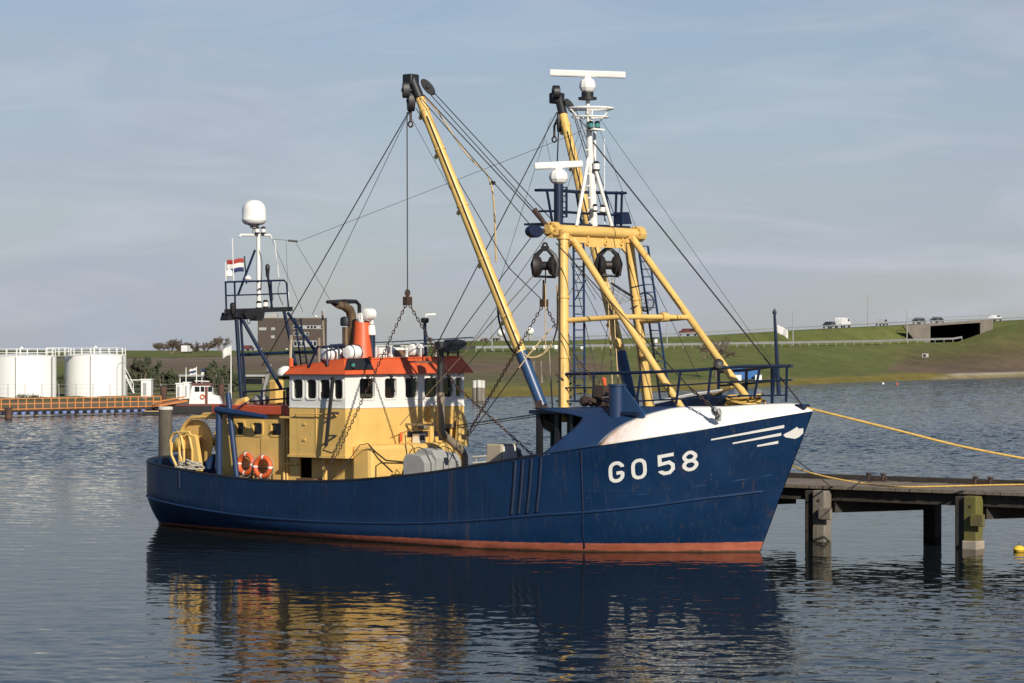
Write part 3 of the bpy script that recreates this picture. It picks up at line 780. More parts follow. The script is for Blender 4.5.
# low sheds with dark fronts behind the flagpoles
p = at(185, 388, 330); o = thing('harbour_shed', 'long low shed with a dark glazed front behind the flagpoles', 'shed', p)
m = MB(); m.bb((-2, 0, -.5), (9, 5, 1.3)); m.build('wall', M['concrete'], o); m = MB(); m.bb((-1.8, -.06, .2), (8.8, -.01, 1.1)); m.build('window_band', M['darkglass'], o)
m = MB(); m.bb((-2.2, -.3, 1.302), (9.2, 5.2, 1.5)); m.build('roof', M['galv'], o)

# white cabinets
def cabinet(px0, px1, y0, y1, Y, label):
    c = at((px0 + px1) / 2, y1, Y); wd = (px1 - px0) / F * Y; h = (y1 - y0) / F * Y
    o = thing('site_cabin', label, 'cabin', c, 0, 'white cabins on the quay')
    m = MB(); m.bb((-wd / 2, 0, -.2), (wd / 2, 1.6, h)); m.build('body', M['plastic'], o, bevel=.03)
    m = MB(); m.bb((-wd / 2 - .06, -.06, h + .002), (wd / 2 + .06, 1.66, h + .09)); m.build('roof', M['plastic'], o)
    m = MB(); m.bb((-wd * .3, -.03, .0), (wd * .05, -.005, h * .8)); m.build('door', M['carsilver'], o)
cabinet(141, 151, 380, 395, 262, 'white cabin on the quay just right of the tanks')
cabinet(176, 182.5, 384, 397, 262, 'pale cabinet on the quay, left of two beside the workboat')
cabinet(183.5, 189.5, 383, 397, 263, 'white cabinet on the quay touching the workboat')
p = at(136, 395, 263); o = thing('pipe_frame', 'white open pipe frame beside the cabin right of the tanks', 'frame', p)
m = MB(); 
for x in (-.45, .45): m.bar((x, 0, 0), (x, 0, 1.3), .07)
m.bar((-.45, 0, 1.3), (.45, 0, 1.3), .07); m.build('uprights', M['plastic'], o); m = MB(); m.box((0, .3, 1.37), (1.3, .9, .06)); m.build('canopy', M['plastic'], o)

# flagpoles
def flag_mesh(w_, h_, cols, seed, droop=.25, left=True):
    rnd = random.Random(seed); rows = []; nx, nz = 10, 6; ph = rnd.uniform(0, 6)
    m = MB(); sg = -1 if left else 1
    for j in range(nz + 1):
        rows.append([V((sg * w_ * i / nx, math.sin(i * .9 + ph + j * .15) * .09 * w_ * (i / nx), -h_ * j / nz - droop * w_ * (i / nx) ** 1.3 + math.sin(i * .8 + ph) * .03 * h_)) for i in range(nx + 1)])
    for j in range(nz):
        m.mat = int(j * len(cols) / nz); m.grid([rows[j], rows[j + 1]])
    return m
def flagpole(px, ytop, ybase, Y, label, flagcols=None, fw=.9, fh=.55, seed=0, droop=.25):
    c = at(px, ybase, Y); h = (ybase - ytop) / F * Y
    o = thing('flagpole', label, 'flagpole', c, 0, 'flagpoles on the left shore')
    m = MB(); m.tube([(0, 0, 0), (0, 0, h)], [.065, .04], 6); m.build('pole', M['plastic'], o)
    m = MB(); m.lathe([(.01, 0), (.07, .05), (.01, .12)], (0, 0, h), n=8); m.build('finial', M['galv'], o)
    if flagcols:
        f = flag_mesh(fw, fh, flagcols, seed, droop).build('flag', [M[q] for q in flagcols], o, solid=.012, merge=True); f.location = (-.05, 0, h - .1)
flagpole(186, 368, 390, 300, 'white flagpole without a flag, beside the blue and white flag')
flagpole(196.5, 367, 390, 300, 'flagpole flying a pale blue flag right of the bare pole', ['flagwhite', 'flagblue', 'flagwhite'], .68, .7, 3)
flagpole(207, 367, 390, 300, 'flagpole flying a blue and white flag nearest the workboat', ['flagblue', 'flagwhite'], .55, .7, 4)
flagpole(231, 345, 402, 262, 'tall white flagpole with a tattered white flag by the stern mast', ['flagwhite'], .75, .8, 5, .5)
flagpole(180, 378, 402, 258, 'short slim white pole left of the workboat')
# steel mooring piles by the quay
def steel_pile(px, y0, y1, Y, wpx, label):
    c = at(px, y1, Y); o = thing('steel_pile', label, 'pile', c, 0, 'rusty mooring piles at the left quay')
    r = wpx / 2 / F * Y; h = (y1 - y0) / F * Y
    m = MB(); m.cyl((0, 0, -2), (0, 0, h), r, 14); m.build('shaft', M['rustpile'], o); m = MB(); m.lathe([(r * 1.04, h + .002), (r * 1.04, h + .06), (.01, h + .12)], (0, 0, 0), n=14); m.build('cap', M['iron'], o)
steel_pile(163.5, 387, 410, 246, 6.5, 'rusty brown pile at the right end of the orange railing')
steel_pile(221, 385, 408, 246, 6.5, 'rusty brown pile behind the white workboat')
steel_pile(8.5, 409, 418, 223, 7.5, 'stubby rusty pile under the left end of the orange jetty')
# orange-railed jetty
def orange_jetty():
    a = at(-40, 413.5, 226); b = at(162, 407, 243)
    o = thing('railed_jetty', 'low jetty with orange railings running in front of the white tanks', 'jetty', a)
    d = (b - a); n = 25
    z0 = .42
    def q(t, z, back=0): p = a + d * t; return V((p.x, p.y + back, z))
    m = MB(a); m.bar(q(0, z0), q(1, z0), 1.4, .1); m.build('deck', M['timberdark'], o)
    m = MB(a); m.bar(q(0, .16, -.8), q(1, .16, -.8), .14, .14); m.build('floating_boom', M['black'], o)
    for back in (0,):
        m = MB(a)
        for z in (.55, .97, 1.38): m.bar(q(0, z, back - .65), q(1, z, back - .65), .07)
        for i in range(n + 1): m.bar(q(i / n, z0, back - .65), q(i / n, 1.38, back - .65), .075)
        m.build('railing', M['safety'], o)
    m = MB(a)
    for i in range(n): m.box(q((i + .5) / n, .22, -.75), (.52, .3, .22))
    m.build('float_row', M['floatblue'], o)
    for i in (4, 9, 14, 19, 24, 30): 
        m = MB(a); m.cyl(q(i / n, -2, -.75), q(i / n, .45, -.75), .09, 8); m.build('pile', M['rustpile'], o)
orange_jetty()
a, b = at(155, 404, 240), at(184, 402, 243); a.z, b.z = .62, 1.0
o = thing('gangway', 'orange gangway ramp leading to the white workboat', 'gangway', a)
m = MB(a); m.bar(a, b, 1.0, .12); m.build('walkway', M['safety'], o); m = MB(a)
for dy in (-.5, .5): m.bar(a + V((0, dy, .3)), b + V((0, dy, .3)), .1)
m.build('side_rail', M['safety'], o)
# small float in front of the jetty
p = gz(152, 414.5); p.y = 235; p.x = (152 - 512) / F * 235; p.z = 0
o = thing('raft', 'small dark pontoon with a yellow strip below the orange railing', 'raft', p)
m = MB(); m.box((0, 0, .12), (1.5, .8, .3)); m.build('hull', M['black'], o); m = MB(); m.box((0, 0, .29), (1.2, .6, .05)); m.build('deck', M['yellow'], o)
# work boat and barge
def workboat():
    p = at(206, 405, 243); p.z = .0; Y = 243; s = Y / F
    o = thing('workboat', 'small workboat with white wheelhouse, red trim and a dark hull', 'boat', p)
    m = MB(); x0, x1 = (168 - 206) * s, (244 - 206) * s
    m.prism([(x0, -1.3, -.5), (x1, -1.3, -.5), (x1 + .5, -1.3, .62), (x0 - .4, -1.3, .55)], (0, 2.6, 0)); m.build('hull', M['black'], o, bevel=.1)
    m = MB(); m.bb((x0 - .3, -1.34, .56), (x1 + .4, 1.34, .72)); m.build('gunwale', M['carred'], o)
    m = MB(); zb = .72; a0, a1 = (190 - 206) * s, (222 - 206) * s
    h = lambda y: CAMH + (YH - y) * s
    m.prism([(a0, -.9, zb), (a1, -.9, zb), (a1 - .25, -.9, h(396)), (a1 - .75, -.9, h(394.5)), (a1 - .9, -.9, h(385)), (a0 + .3, -.9, h(384.5)), (a0 + .12, -.9, h(392))], (0, 1.8, 0)); m.build('wheelhouse', M['plastic'], o, bevel=.04)
    m = MB(); m.bb((a0 + .25, -1.0, h(385) + .003), (a1 - .75, 1.0, h(383.2))); m.build('roof', M['carred'], o)
    for xa, xb in ((a0 + .5, a0 + .9), (a0 + 1.0, a0 + 1.3), (a0 + 1.62, a0 + 1.95)):
        m = MB(); m.bb((xa, -.93, h(391.5)), (xb, -.905, h(386.5))); m.build('window', M['darkglass'], o)
    m = MB(); m.bb((a0 + 1.36, -.94, zb + .05), (a0 + 1.58, -.905, h(386.5))); m.build('door', M['carred'], o)
    m = MB(); m.cyl((a0 + 1.0, 0, h(384)), (a0 + 1.0, 0, h(377)), .03, 5); m.tube([(a0 + .4, 0, h(381)), (a0 + 1.6, 0, h(381.5))], .05, 5); m.build('mast', M['plastic'], o)
    t = MB((p + V((a0 + 1.15, -.98, zb + .5)))); 
    l = thing('lifebuoy', 'tiny orange lifebuoy on the wheelhouse of the white workboat', 'lifebuoy', p + V((a0 + 1.15, -.97, h(396.5))))
    t = MB(); t.torus((0, 0, 0), (0, 1, 0), .17, .05, 16, 6); t.build('ring', M['buoy'], l)
    for i in range(10):
        pass
workboat()
# long dark pontoon below the workboat
# ------------------------------------------------------------------ other piles in the basin
def timber_pile(px, ytop, ybase, Y, wpx, label, capped=True, name='mooring_pile', wn_=1):
    c = V(((px - 512) / F * Y, Y, 0)); h = CAMH + (YH - ytop) / F * Y; r = wpx / 2 / F * Y
    o = thing(name, label, 'pile', c, 0)
    m = MB(); m.tube([(0, 0, -3), (0, 0, h * .5), (0, 0, h - (.12 if capped else 0))], [r, r * .98, r * .95], 14); m.build('shaft', M['timber'] if wn_ else M['timberold'], o)
    if capped: m = MB(); m.lathe([(r * 1.03, h - .12), (r * 1.03, h - .02), (r * .9, h), (.01, h)], (0, 0, 0), n=14); m.build('cap', M['whitewash'], o)
timber_pile(165.5, 406.5, 0, 112, 14.5, 'thick weathered timber pile with a thin white top behind the stern', True, 'mooring_pile', 0)
c = V(((478.5 - 512) / F * 295, 295, 0)); o = thing('timber_dolphin', 'cluster of grey piles with white tops standing off the far shore', 'dolphin', c)
for dx, dy in ((-.38, 0), (.05, -.2), (.42, .05), (.0, .4)):
    m = MB(); ht = CAMH + (YH - 380) / F * 295 - abs(dx) * .1; m.cyl((dx, dy, -2), (dx, dy, ht - .75), .24, 10); m.build('pile', M['timber'], o)
    m = MB(); m.cyl((dx, dy, ht - .748), (dx, dy, ht), .245, 10); m.build('painted_top', M['whitewash'], o)
for px, lab in ((534.5, 'grey leaning pile on the far bank, left one of two behind the derrick foot'), (541.8, 'grey leaning pile on the far bank, right one of two behind the derrick foot')):
    c = at(px, 381, 360); o = thing('mooring_pile', lab, 'pile', c, 0, 'pair of grey piles on the far bank')
    h = 20 / F * 360; m = MB(); m.tube([(0, 0, -.5), (-.12, 0, h)], [.17, .15], 8); m.build('shaft', M['timber'], o)
    m = MB(); m.tube([(0, -.1, h * .5), (.6, -.1, 0)], .05, 5); m.build('brace', M['iron'], o)

# ------------------------------------------------------------------ the wooden jetty beside the bow (parallel to the boat)
def jetty():
    base = V((-9, 4.6, 0)); root = onboat('wooden_jetty', 'weathered timber jetty on piles, reaching right from behind the bow', 'jetty', base)
    zt = 1.55; y0, y1 = 4.6, 8.4; x0, x1 = -9, 40
    m = MB(base)
    x = x0
    rnd = random.Random(3)
    while x < x1:
        m.bb((x, y0 + rnd.uniform(-.02, .02), zt - .09), (x + .225, y1, zt + rnd.uniform(-.006, .006))); x += .235
    m.build('deck_planks', M['planks'], root)
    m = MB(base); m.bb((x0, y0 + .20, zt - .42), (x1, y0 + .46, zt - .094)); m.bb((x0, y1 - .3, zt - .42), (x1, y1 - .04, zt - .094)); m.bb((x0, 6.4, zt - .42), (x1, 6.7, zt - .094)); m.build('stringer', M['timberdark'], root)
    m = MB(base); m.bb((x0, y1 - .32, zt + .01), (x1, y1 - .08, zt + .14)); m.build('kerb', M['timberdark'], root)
    i = 0
    for x in [-1.05 + 4.85 * k for k in range(-1, 8)]:
        for yy in (y0 - .02, 8.0):
            front = yy < 6
            if not front and x < -5: continue
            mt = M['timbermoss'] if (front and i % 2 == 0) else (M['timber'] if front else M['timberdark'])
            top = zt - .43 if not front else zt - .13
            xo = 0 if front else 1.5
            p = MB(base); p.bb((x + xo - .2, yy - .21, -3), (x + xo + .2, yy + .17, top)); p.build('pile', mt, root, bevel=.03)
            if front:
                p = MB(base); p.bb((x - .53, yy - .1, -3), (x - .205, yy + .2, top - .02)); p.build('pile', M['timberdark'], root, bevel=.03)
                p = MB(base); p.bb((x + .08, yy - .34, .62), (x + .48, yy - .215, .95)); p.build('fender_block', M['timber'] if i % 2 else M['timbermoss'], root, bevel=.02)
                if mt == M['timbermoss']: p = MB(base); p.bb((x - .23, yy - .24, -3), (x + .23, yy + .2, .22)); p.build('pile_collar', M['concretepale'], root, bevel=.03)
                p = MB(base); p.cyl((x + .02, yy - .23, 1.15), (x + .02, yy - .2, 1.15), .045, 8); p.build('bolt', M['iron'], root)
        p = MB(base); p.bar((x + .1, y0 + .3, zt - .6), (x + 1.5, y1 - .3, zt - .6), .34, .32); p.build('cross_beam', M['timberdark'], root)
        i += 1
    for px, py in ((876, 481.5), (983, 474)):
        c = pY(px, py + 4, 7.7); c.z = zt
        p = MB(base)
        for dx in (-.24, .24):
            p.lathe([(.06, 0), (.05, .14), (.09, .17), (.09, .21), (.0, .22)], c + V((dx, 0, .03)), n=12)
        p.box(c + V((0, 0, .02)), (.8, .24, .05)); p.bar(c + V((-.36, 0, .1)), c + V((.36, 0, .1)), .07)
        p.build('mooring_bollard', M['iron'], root)
jetty()
p = gz(1019, 551.5); o = thing('mooring_buoy', 'small yellow buoy floating by the right jetty pile', 'buoy', p)
m = MB(); m.lathe([(.01, -.1), (.13, -.02), (.165, .06), (.11, .14), (.01, .17)], (0, 0, 0), n=14); m.build('float', M['buoyyellow'], o); m = MB(); m.torus((0, 0, .19), (0, 1, 0), .03, .01, 10, 5); m.build('ring', M['iron'], o)
for px, py, c_, lab in ((883, 384, 'plastic', 'small white buoy floating off the right shore'), (897, 384.5, 'buoy', 'small red buoy floating off the right shore')):
    p = gz(px, py); o = thing('mooring_buoy', lab, 'buoy', p); m = MB(); m.lathe([(.01, -.1), (.2, .0), (.2, .15), (.01, .28)], (0, 0, 0), n=12); m.build('float', M[c_], o)

# ================================================================== THE TRAWLER
boat = thing('trawler', 'navy blue fishing trawler with yellow superstructure, derricks and GO 58 on the bow', 'trawler', BO, -TH)
def P(mb, name, mat, parent=None, **k): return mb.build(name, mat, parent if parent is not None else boat, **k)

# ---- hull: level curves station by station (stern centre -> stem)
ST_WL = [(-21.45, 0), (-21.38, 1.0), (-21.12, 1.7), (-20.5, 2.08), (-19.3, 2.35), (-17.5, 2.85), (-15, 3.28), (-12, 3.65), (-9, 3.82), (-6.5, 3.86), (-4.8, 3.55), (-3.2, 2.85), (-2, 1.95), (-1.1, 1.15), (-.4, .42), (-.12, .13), (0, .015)]
ST_CH = [(-21.88, 0, .95), (-21.78, 1.1, .93), (-21.36, 2.0, .9), (-20.65, 2.6, .86), (-19.4, 3.0, .75), (-17.5, 3.32, .62), (-15, 3.56, .51), (-12, 3.76, .5), (-9, 3.86, .58), (-6.5, 3.88, .76), (-4.7, 3.72, .95), (-3.0, 3.2, 1.1), (-1.72, 2.42, 1.27), (-.68, 1.62, 1.45), (.12, .78, 1.58), (.52, .28, 1.64), (.73, .015, 1.66)]
ST_RL = [(-21.88, 0, 1.99), (-21.78, 1.1, 1.98), (-21.36, 2.0, 1.95), (-20.65, 2.62, 1.89), (-19.4, 3.03, 1.79), (-17.5, 3.36, 1.66), (-15, 3.62, 1.555), (-12, 3.80, 1.62), (-9, 3.88, 1.87), (-6.5, 3.88, 2.22), (-4.5, 3.80, 2.535), (-2.9, 3.48, 2.79), (-1.5, 2.9, 3.03), (-.3, 2.02, 3.27), (.7, 1.12, 3.5), (1.33, .42, 3.65), (1.66, .02, 3.73)]
def cat(pts, u):
    n = len(pts) - 1; u = max(0, min(n - 1e-6, u)); i = int(u); t = u - i
    p0, p1, p2, p3 = (V(pts[max(0, min(n, j))]) for j in (i - 1, i, i + 1, i + 2))
    return .5 * (2 * p1 + (p2 - p0) * t + (2 * p0 - 5 * p1 + 4 * p2 - p3) * t * t + (3 * p1 - p0 - 3 * p2 + p3) * t ** 3)
WL3 = [(a, b, 0) for a, b in ST_WL]
def hs(u, w):
    """starboard hull surface: u station, w 0 waterline .. 1 bead line .. 2 rail"""
    a, b, c = cat(WL3, u), cat(ST_CH, u), cat(ST_RL, u)
    if w < 0:
        k = a.copy(); k.y = a.y * (1 + w * .35); k.z = w * 1.2; k.x = a.x + (0.6 if u < 4 else 0) * -w * (4 - u) / 4; q = k
    elif w <= 1: q = a.lerp(b, w); q.y += .07 * math.sin(math.pi * w) * min(1, q.y)
    else: q = b.lerp(c, w - 1)
    return V((q.x, -q.y, q.z))
def hn(u, w):
    d = 1e-3; return (hs(u + d, w) - hs(u - d, w)).cross(hs(u, w + d) - hs(u, w - d)).normalized()
NS = 16; US = [i / 6 for i in range(NS * 6 + 1)]; US[-1] = NS - 1e-4
WS = [-1, -.4, 0, .25, .5, .75, 1, 1.25, 1.5, 1.75, 2]
mh = MB()
for sgn in (1, -1):
    rows = []
    for u in US:
        row = [V((p.x, p.y * sgn, p.z)) for p in (hs(u, w) for w in WS)]
        r = row[-1]; c = cat(ST_RL, u); inn = max(.0, c.y - .16)
        row += [V((c.x + (.1 if u < 3 else (-.12 if u > 13 else 0)), -inn * sgn, c.z)),
                V((c.x + (.12 if u < 3 else (-.2 if u > 13 else 0)), -max(0, inn - .02) * sgn, c.z - (.85 if u < 9.5 else (.85 - .65 * min(1, (u - 9.5) / 1.5))))),
                V((c.x + (.12 if u < 3 else (-.2 if u > 13 else 0)), 0, c.z - (.85 if u < 9.5 else (.85 - .65 * min(1, (u - 9.5) / 1.5)))))]
        rows.append(row)
    mh.grid(rows)
hull = P(mh, 'hull', [M['hull']], merge=True)
md = hull.modifiers.new('Edge', 'EDGE_SPLIT'); md.split_angle = R(32)
def hull_uv(px, py, u=12.0, w=1.5):
    for it in range(40):
        q = proj(hs(u, w)); ex, ey = px - q[0], py - q[1]
        if abs(ex) + abs(ey) < .01: break
        d = 1e-3; a = proj(hs(u + d, w)); b = proj(hs(u, w + d))
        j = ((a[0] - q[0]) / d, (b[0] - q[0]) / d, (a[1] - q[1]) / d, (b[1] - q[1]) / d)
        det = j[0] * j[3] - j[1] * j[2]
        u += max(-1, min(1, (ex * j[3] - ey * j[1]) / det)); w += max(-.5, min(.5, (ey * j[0] - ex * j[2]) / det))
        u = max(.1, min(15.95, u)); w = max(-.2, min(2.0, w))
    return u, w
def onhull(px, py, lift=.012):
    u, w = hull_uv(px, py); n = hn(u, w); n = n if n.y < 0 else -n
    return hs(u, w) + n * lift
# deck inside
# rail cap, bead line, fender bars
m = MB(); m.tube([hs(i / 5, 2) + V((0, .05, .02)) for i in range(0, 51)], .055, 6); m.tube([V((p.x, -p.y, p.z)) for p in [hs(i / 5, 2) + V((0, .05, .02)) for i in range(0, 51)]], .055, 6); P(m, 'rail_cap', M['black'])
m = MB(); m.tube([hs(i / 5, 1) + hn(i / 5, 1) * 0 + V((0, -.012, 0)) for i in range(2, 74)], .03, 6); m.tube([V((p.x, -p.y, p.z)) for p in [hs(i / 5, 1) + V((0, -.012, 0)) for i in range(2, 74)]], .03, 6); P(m, 'bead_line', M['blue2'])  # bead painted a lighter blue in place of its highlight
m = MB(); m.tube([onhull(px, py, .0) for px, py in ((586, 498), (640, 494.5), (700, 486), (740, 480), (772, 475))], .012, 5); P(m, 'weld_seam', M['blue'])
for px in (515.5, 523, 531.5, 541):
    u, w = hull_uv(px, 470, 9.5, 1.8); m = MB()
    m.tube([hs(u, 1.98) + V((0, -.01, 0)), hs(u, 1.5) + V((0, -.012, 0)), hs(u - .02, 1.06) + V((0, -.01, 0))], .045, 6); P(m, 'fender_bar', M['navy'])
u, w = hull_uv(583, 500, 11, 1.2); m = MB(); m.tube([hs(u, q) + hn(u, q) * 0 + V((0, -.012, 0)) for q in (1.99, 1.5, 1.0, .6, .1)], .024, 6); P(m, 'fender_bar', M['navy'])
u, w = hull_uv(180, 480, 4, 1.6); m = MB(); m.tube([hs(u, q) + V((0, -.012, 0)) for q in (1.99, 1.5)], .03, 6); P(m, 'fender_bar', M['navy'])
# freeing slots low in the bulwark
for px in (215, 262, 330, 392, 445):
    pass

# ---- lettering and marks on the bow
def stroke(mb, pts, wdt, q, closed=False, sub=3, lift=.014, rnd_=True):
    """a pen stroke of width wdt along pts in letter space (0..1 x 0..1), laid on the hull inside the pixel quad q (TL,TR,BR,BL)"""
    if rnd_:
        q_ = []; n = len(pts); rng_ = range(n) if closed else range(n - 1)
        if not closed: q_.append(pts[0])
        for i in rng_:
            p_, r_ = pts[i], pts[(i + 1) % n]
            q_ += [(lerp(p_[0], r_[0], .22), lerp(p_[1], r_[1], .22)), (lerp(p_[0], r_[0], .78), lerp(p_[1], r_[1], .78))]
        if not closed: q_.append(pts[-1])
        pts = q_
    P2 = []
    n = len(pts)
    for i in range(n if closed else n - 1):
        a, b = pts[i], pts[(i + 1) % n]
        for k in range(sub): P2.append((lerp(a[0], b[0], k / sub), lerp(a[1], b[1], k / sub)))
    if not closed: P2.append(pts[-1])
    asp = 1.45; k = len(P2); Lf = []; Rt = []
    for i in range(k):
        a = P2[i - 1] if (i > 0 or closed) else P2[i]; b = P2[(i + 1) % k] if (i < k - 1 or closed) else P2[i]; p = P2[i]
        d1 = V((p[0] - a[0], (p[1] - a[1]) * asp)); d2 = V((b[0] - p[0], (b[1] - p[1]) * asp))
        d1 = d1.normalized() if d1.length > 1e-6 else d2.normalized(); d2 = d2.normalized() if d2.length > 1e-6 else d1
        t = (d1 + d2).normalized(); nrm = V((-t.y, t.x)); c = max(.5, nrm.dot(V((-d1.y, d1.x))))
        h = wdt / 2 / c
        Lf.append((p[0] + nrm.x * h, p[1] + nrm.y * h / asp)); Rt.append((p[0] - nrm.x * h, p[1] - nrm.y * h / asp))
    def mapq(a, b):
        top = V(q[0]).lerp(V(q[1]), a); bot = V(q[3]).lerp(V(q[2]), a); p = top.lerp(bot, b); return onhull(p.x, p.y, lift)
    A = [mapq(*p) for p in Lf]; B = [mapq(*p) for p in Rt]
    if closed: A.append(A[0]); B.append(B[0])
    mb.grid([A, B], False)
wd_ = .235; h_ = wd_ / 2; e = h_ / 1.45
c_ = .22; ce = c_ / 1.45
Gp = [(1 - h_, .30), (1 - h_, e + ce), (1 - h_ - c_, e), (h_ + c_, e), (h_, e + ce), (h_, 1 - e - ce), (h_ + c_, 1 - e), (1 - h_ - c_, 1 - e), (1 - h_, 1 - e - ce), (1 - h_, .56), (.50, .56)]
Op = [(h_ + c_, e), (1 - h_ - c_, e), (1 - h_, e + ce), (1 - h_, 1 - e - ce), (1 - h_ - c_, 1 - e), (h_ + c_, 1 - e), (h_, 1 - e - ce), (h_, e + ce)]
Fp = [(.97, e), (h_ - .02, e), (h_ - .02, .46), (1 - h_ - c_, .42), (1 - h_, .42 + ce), (1 - h_, 1 - e - ce), (1 - h_ - c_, 1 - e), (h_ + c_, 1 - e), (h_, 1 - e - ce * .8), (h_, .76)]
def octo(y0, y1, wi=0): return [(h_ + c_ + wi, y0), (1 - h_ - c_ - wi, y0), (1 - h_ - wi, y0 + ce), (1 - h_ - wi, y1 - ce), (1 - h_ - c_ - wi, y1), (h_ + c_ + wi, y1), (h_ + wi, y1 - ce), (h_ + wi, y0 + ce)]
for nm, q, strokes in (('letter_g', ((608.3, 462.6), (623.8, 460.2), (624.8, 481), (609.2, 483.6)), [(Gp, 0)]),
                       ('letter_o', ((630.8, 460), (646.2, 457.2), (647.2, 477.6), (631.9, 480.2)), [(Op, 1)]),
                       ('digit_five', ((657.8, 455.2), (674, 452.2), (675.2, 473), (658.8, 476)), [(Fp, 0)]),
                       ('digit_eight', ((681.6, 452.2), (697.2, 449.2), (698.7, 469.4), (682.6, 472.2)), [(octo(e, .50, .03), 1), (octo(.48, 1 - e), 1)])):
    m = MB()
    for i, (pp, cl) in enumerate(strokes): stroke(m, pp, wd_, q, bool(cl), 3, .014 + .002 * i, nm != 'digit_five')
    P(m, nm, M['white'], hull)
def hull_poly(name, pts):
    m = MB(); c = (sum(p[0] for p in pts) / len(pts), sum(p[1] for p in pts) / len(pts))
    dense = []
    for i in range(len(pts)):
        for k in range(4): dense.append((lerp(pts[i][0], pts[(i + 1) % len(pts)][0], k / 4), lerp(pts[i][1], pts[(i + 1) % len(pts)][1], k / 4)))
    vs = [onhull(*c, .016)] + [onhull(*p, .016) for p in dense]; n = len(dense)
    m.add(vs, [(0, 1 + i, 1 + (i + 1) % n) for i in range(n)], False); return P(m, name, M['white'], hull)
def hull_strip(name, a, b, w0, w1):
    m = MB(); A = []; B = []
    for i in range(17):
        t = i / 16; x, y = lerp(a[0], b[0], t), lerp(a[1], b[1], t); hw = lerp(w0, w1, t) / 2
        A.append(onhull(x, y - hw, .016)); B.append(onhull(x, y + hw, .016))
    m.grid([A, B], False); return P(m, name, M['white'], hull)
hull_strip('bow_stripe', (711, 439.6), (784, 426.2), 1.4, 3.0); hull_strip('bow_stripe', (732.5, 443.2), (781, 434), 1.4, 2.8); hull_strip('bow_stripe', (757, 445.8), (778, 442), 1.6, 2.8)
hull_poly('bow_emblem', [(783, 434.6), (785.5, 433), (790, 431), (797, 426.6), (798.6, 428.6), (803, 427.9), (803, 433), (798.5, 437), (794.7, 438.6), (785, 437)])

# ---- turtleback bulwark round the forecastle
def tb(u, t, sgn=1):
    """t 0 at the rail .. 1 at the inner upper edge"""
    a = cat(ST_RL, u); k = (u - 10) / 6
    ins = interp([9.4, 10, 11, 12, 13, 14, 15, 16], [1.15, 1.15, 1.08, .98, .86, .62, .30, .02], u); hgt = interp([9.4, 10, 11, 12, 13, 14, 15, 16], [1.40, 1.24, 1.04, .80, .57, .40, .26, .08], u)
    y = max(.0, a.y - ins * t - .02); z = a.z + .02 + hgt * (t + .07 * math.sin(math.pi * t))
    return V((a.x - (.22 * t if u > 14 else .22 * t * max(0, (u - 13))), -y * sgn, z))
def cut(t): return 10.05 + .42 * math.sin(min(1, t * 1.25) * math.pi * .62) - 1.0 * max(0, t - .74) / .26
UW = lambda t: 11.08 + .25 * t + .85 * t ** 2.2       # where the white begins
TT = [i / 10 for i in range(11)]
mw, mb_ = MB(), MB()
for sgn in (1, -1):
    mw.grid([[tb(lerp(UW(t), 15.999, i / 40), t, sgn) for t in TT] for i in range(41)])
    mb_.grid([[tb(lerp(cut(t), UW(t), i / 16), t, sgn) for t in TT] for i in range(17)])
P(mw, 'turtleback', M['turtle'], merge=True, solid=.03); P(mb_, 'turtleback_aft_end', M['blue2'], merge=True, solid=.03)
# inner bulwark and forecastle deck
m = MB()
for sgn in (1, -1):
    m.grid([[tb(u, 1, sgn) + V((-.02, .03 * sgn, -.01)), tb(u, 1, sgn) + V((-.05, .05 * sgn, -.6))] for u in [12.3 + i * .15 for i in range(25)]])
P(m, 'inner_bulwark', M['navy'], solid=.02)
m = MB(); us = [10.6 + i * .15 for i in range(35)]
m.grid([[V((tb(u, 1).x, tb(u, 1).y * s + 0, 3.28)) for s in (1, .5, 0, -.5, -1)] for u in us if u > 12.2]); P(m, 'forecastle_deck', M['deckgrey'])
m = MB()
ys = -2.66; m.bb((-5.75, -2.66, 3.62), (-2.05, 2.66, 3.72)); P(m, 'forecastle_platform', M['navy'], bevel=.01)
# shelter under the platform: posts, housing, black panels standing in for its inner shade
m = MB(); m.bb((-4.95, -2.0, 1.5), (-4.85, 2.6, 3.61)); m.bb((-4.3, -2.7, 1.9), (-4.2, -1.9, 3.61)); P(m, 'shelter_shade_panel', M['black'])
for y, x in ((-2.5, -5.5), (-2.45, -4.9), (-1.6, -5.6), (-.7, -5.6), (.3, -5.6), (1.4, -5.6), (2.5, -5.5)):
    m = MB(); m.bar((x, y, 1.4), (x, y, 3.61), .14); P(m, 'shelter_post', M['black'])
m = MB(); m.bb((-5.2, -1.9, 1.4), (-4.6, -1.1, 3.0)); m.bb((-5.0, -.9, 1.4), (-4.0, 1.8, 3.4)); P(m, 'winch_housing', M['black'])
# blue post with its triangular gusset
b0 = pY(617, 432, -2.55); b1 = pY(617, 386, -2.55)
m = MB(); m.cyl(V((b0.x, b0.y, 3.05)), b1, .22, 14); m.cyl(b1, b1 + V((0, 0, .05)), .25, 14); P(m, 'bollard_post', M['blue2'])
g = [pY(624, 386, -2.55), pY(645, 414, -2.55), pY(645, 417, -2.55), pY(622, 423, -2.55)]
m = MB(); m.prism([p + V((0, -.03, 0)) for p in g], (0, .06, 0)); P(m, 'gusset_plate', M['blue'])  # lighter blue than the post, sunlight on the plate put into its paint
m = MB(); p = pY(804, 408, 0); m.bb((p.x - .22, -.16, p.z - .12), (p.x + .1, .16, p.z + .1)); P(m, 'stem_fairlead', M['navy'], bevel=.04)
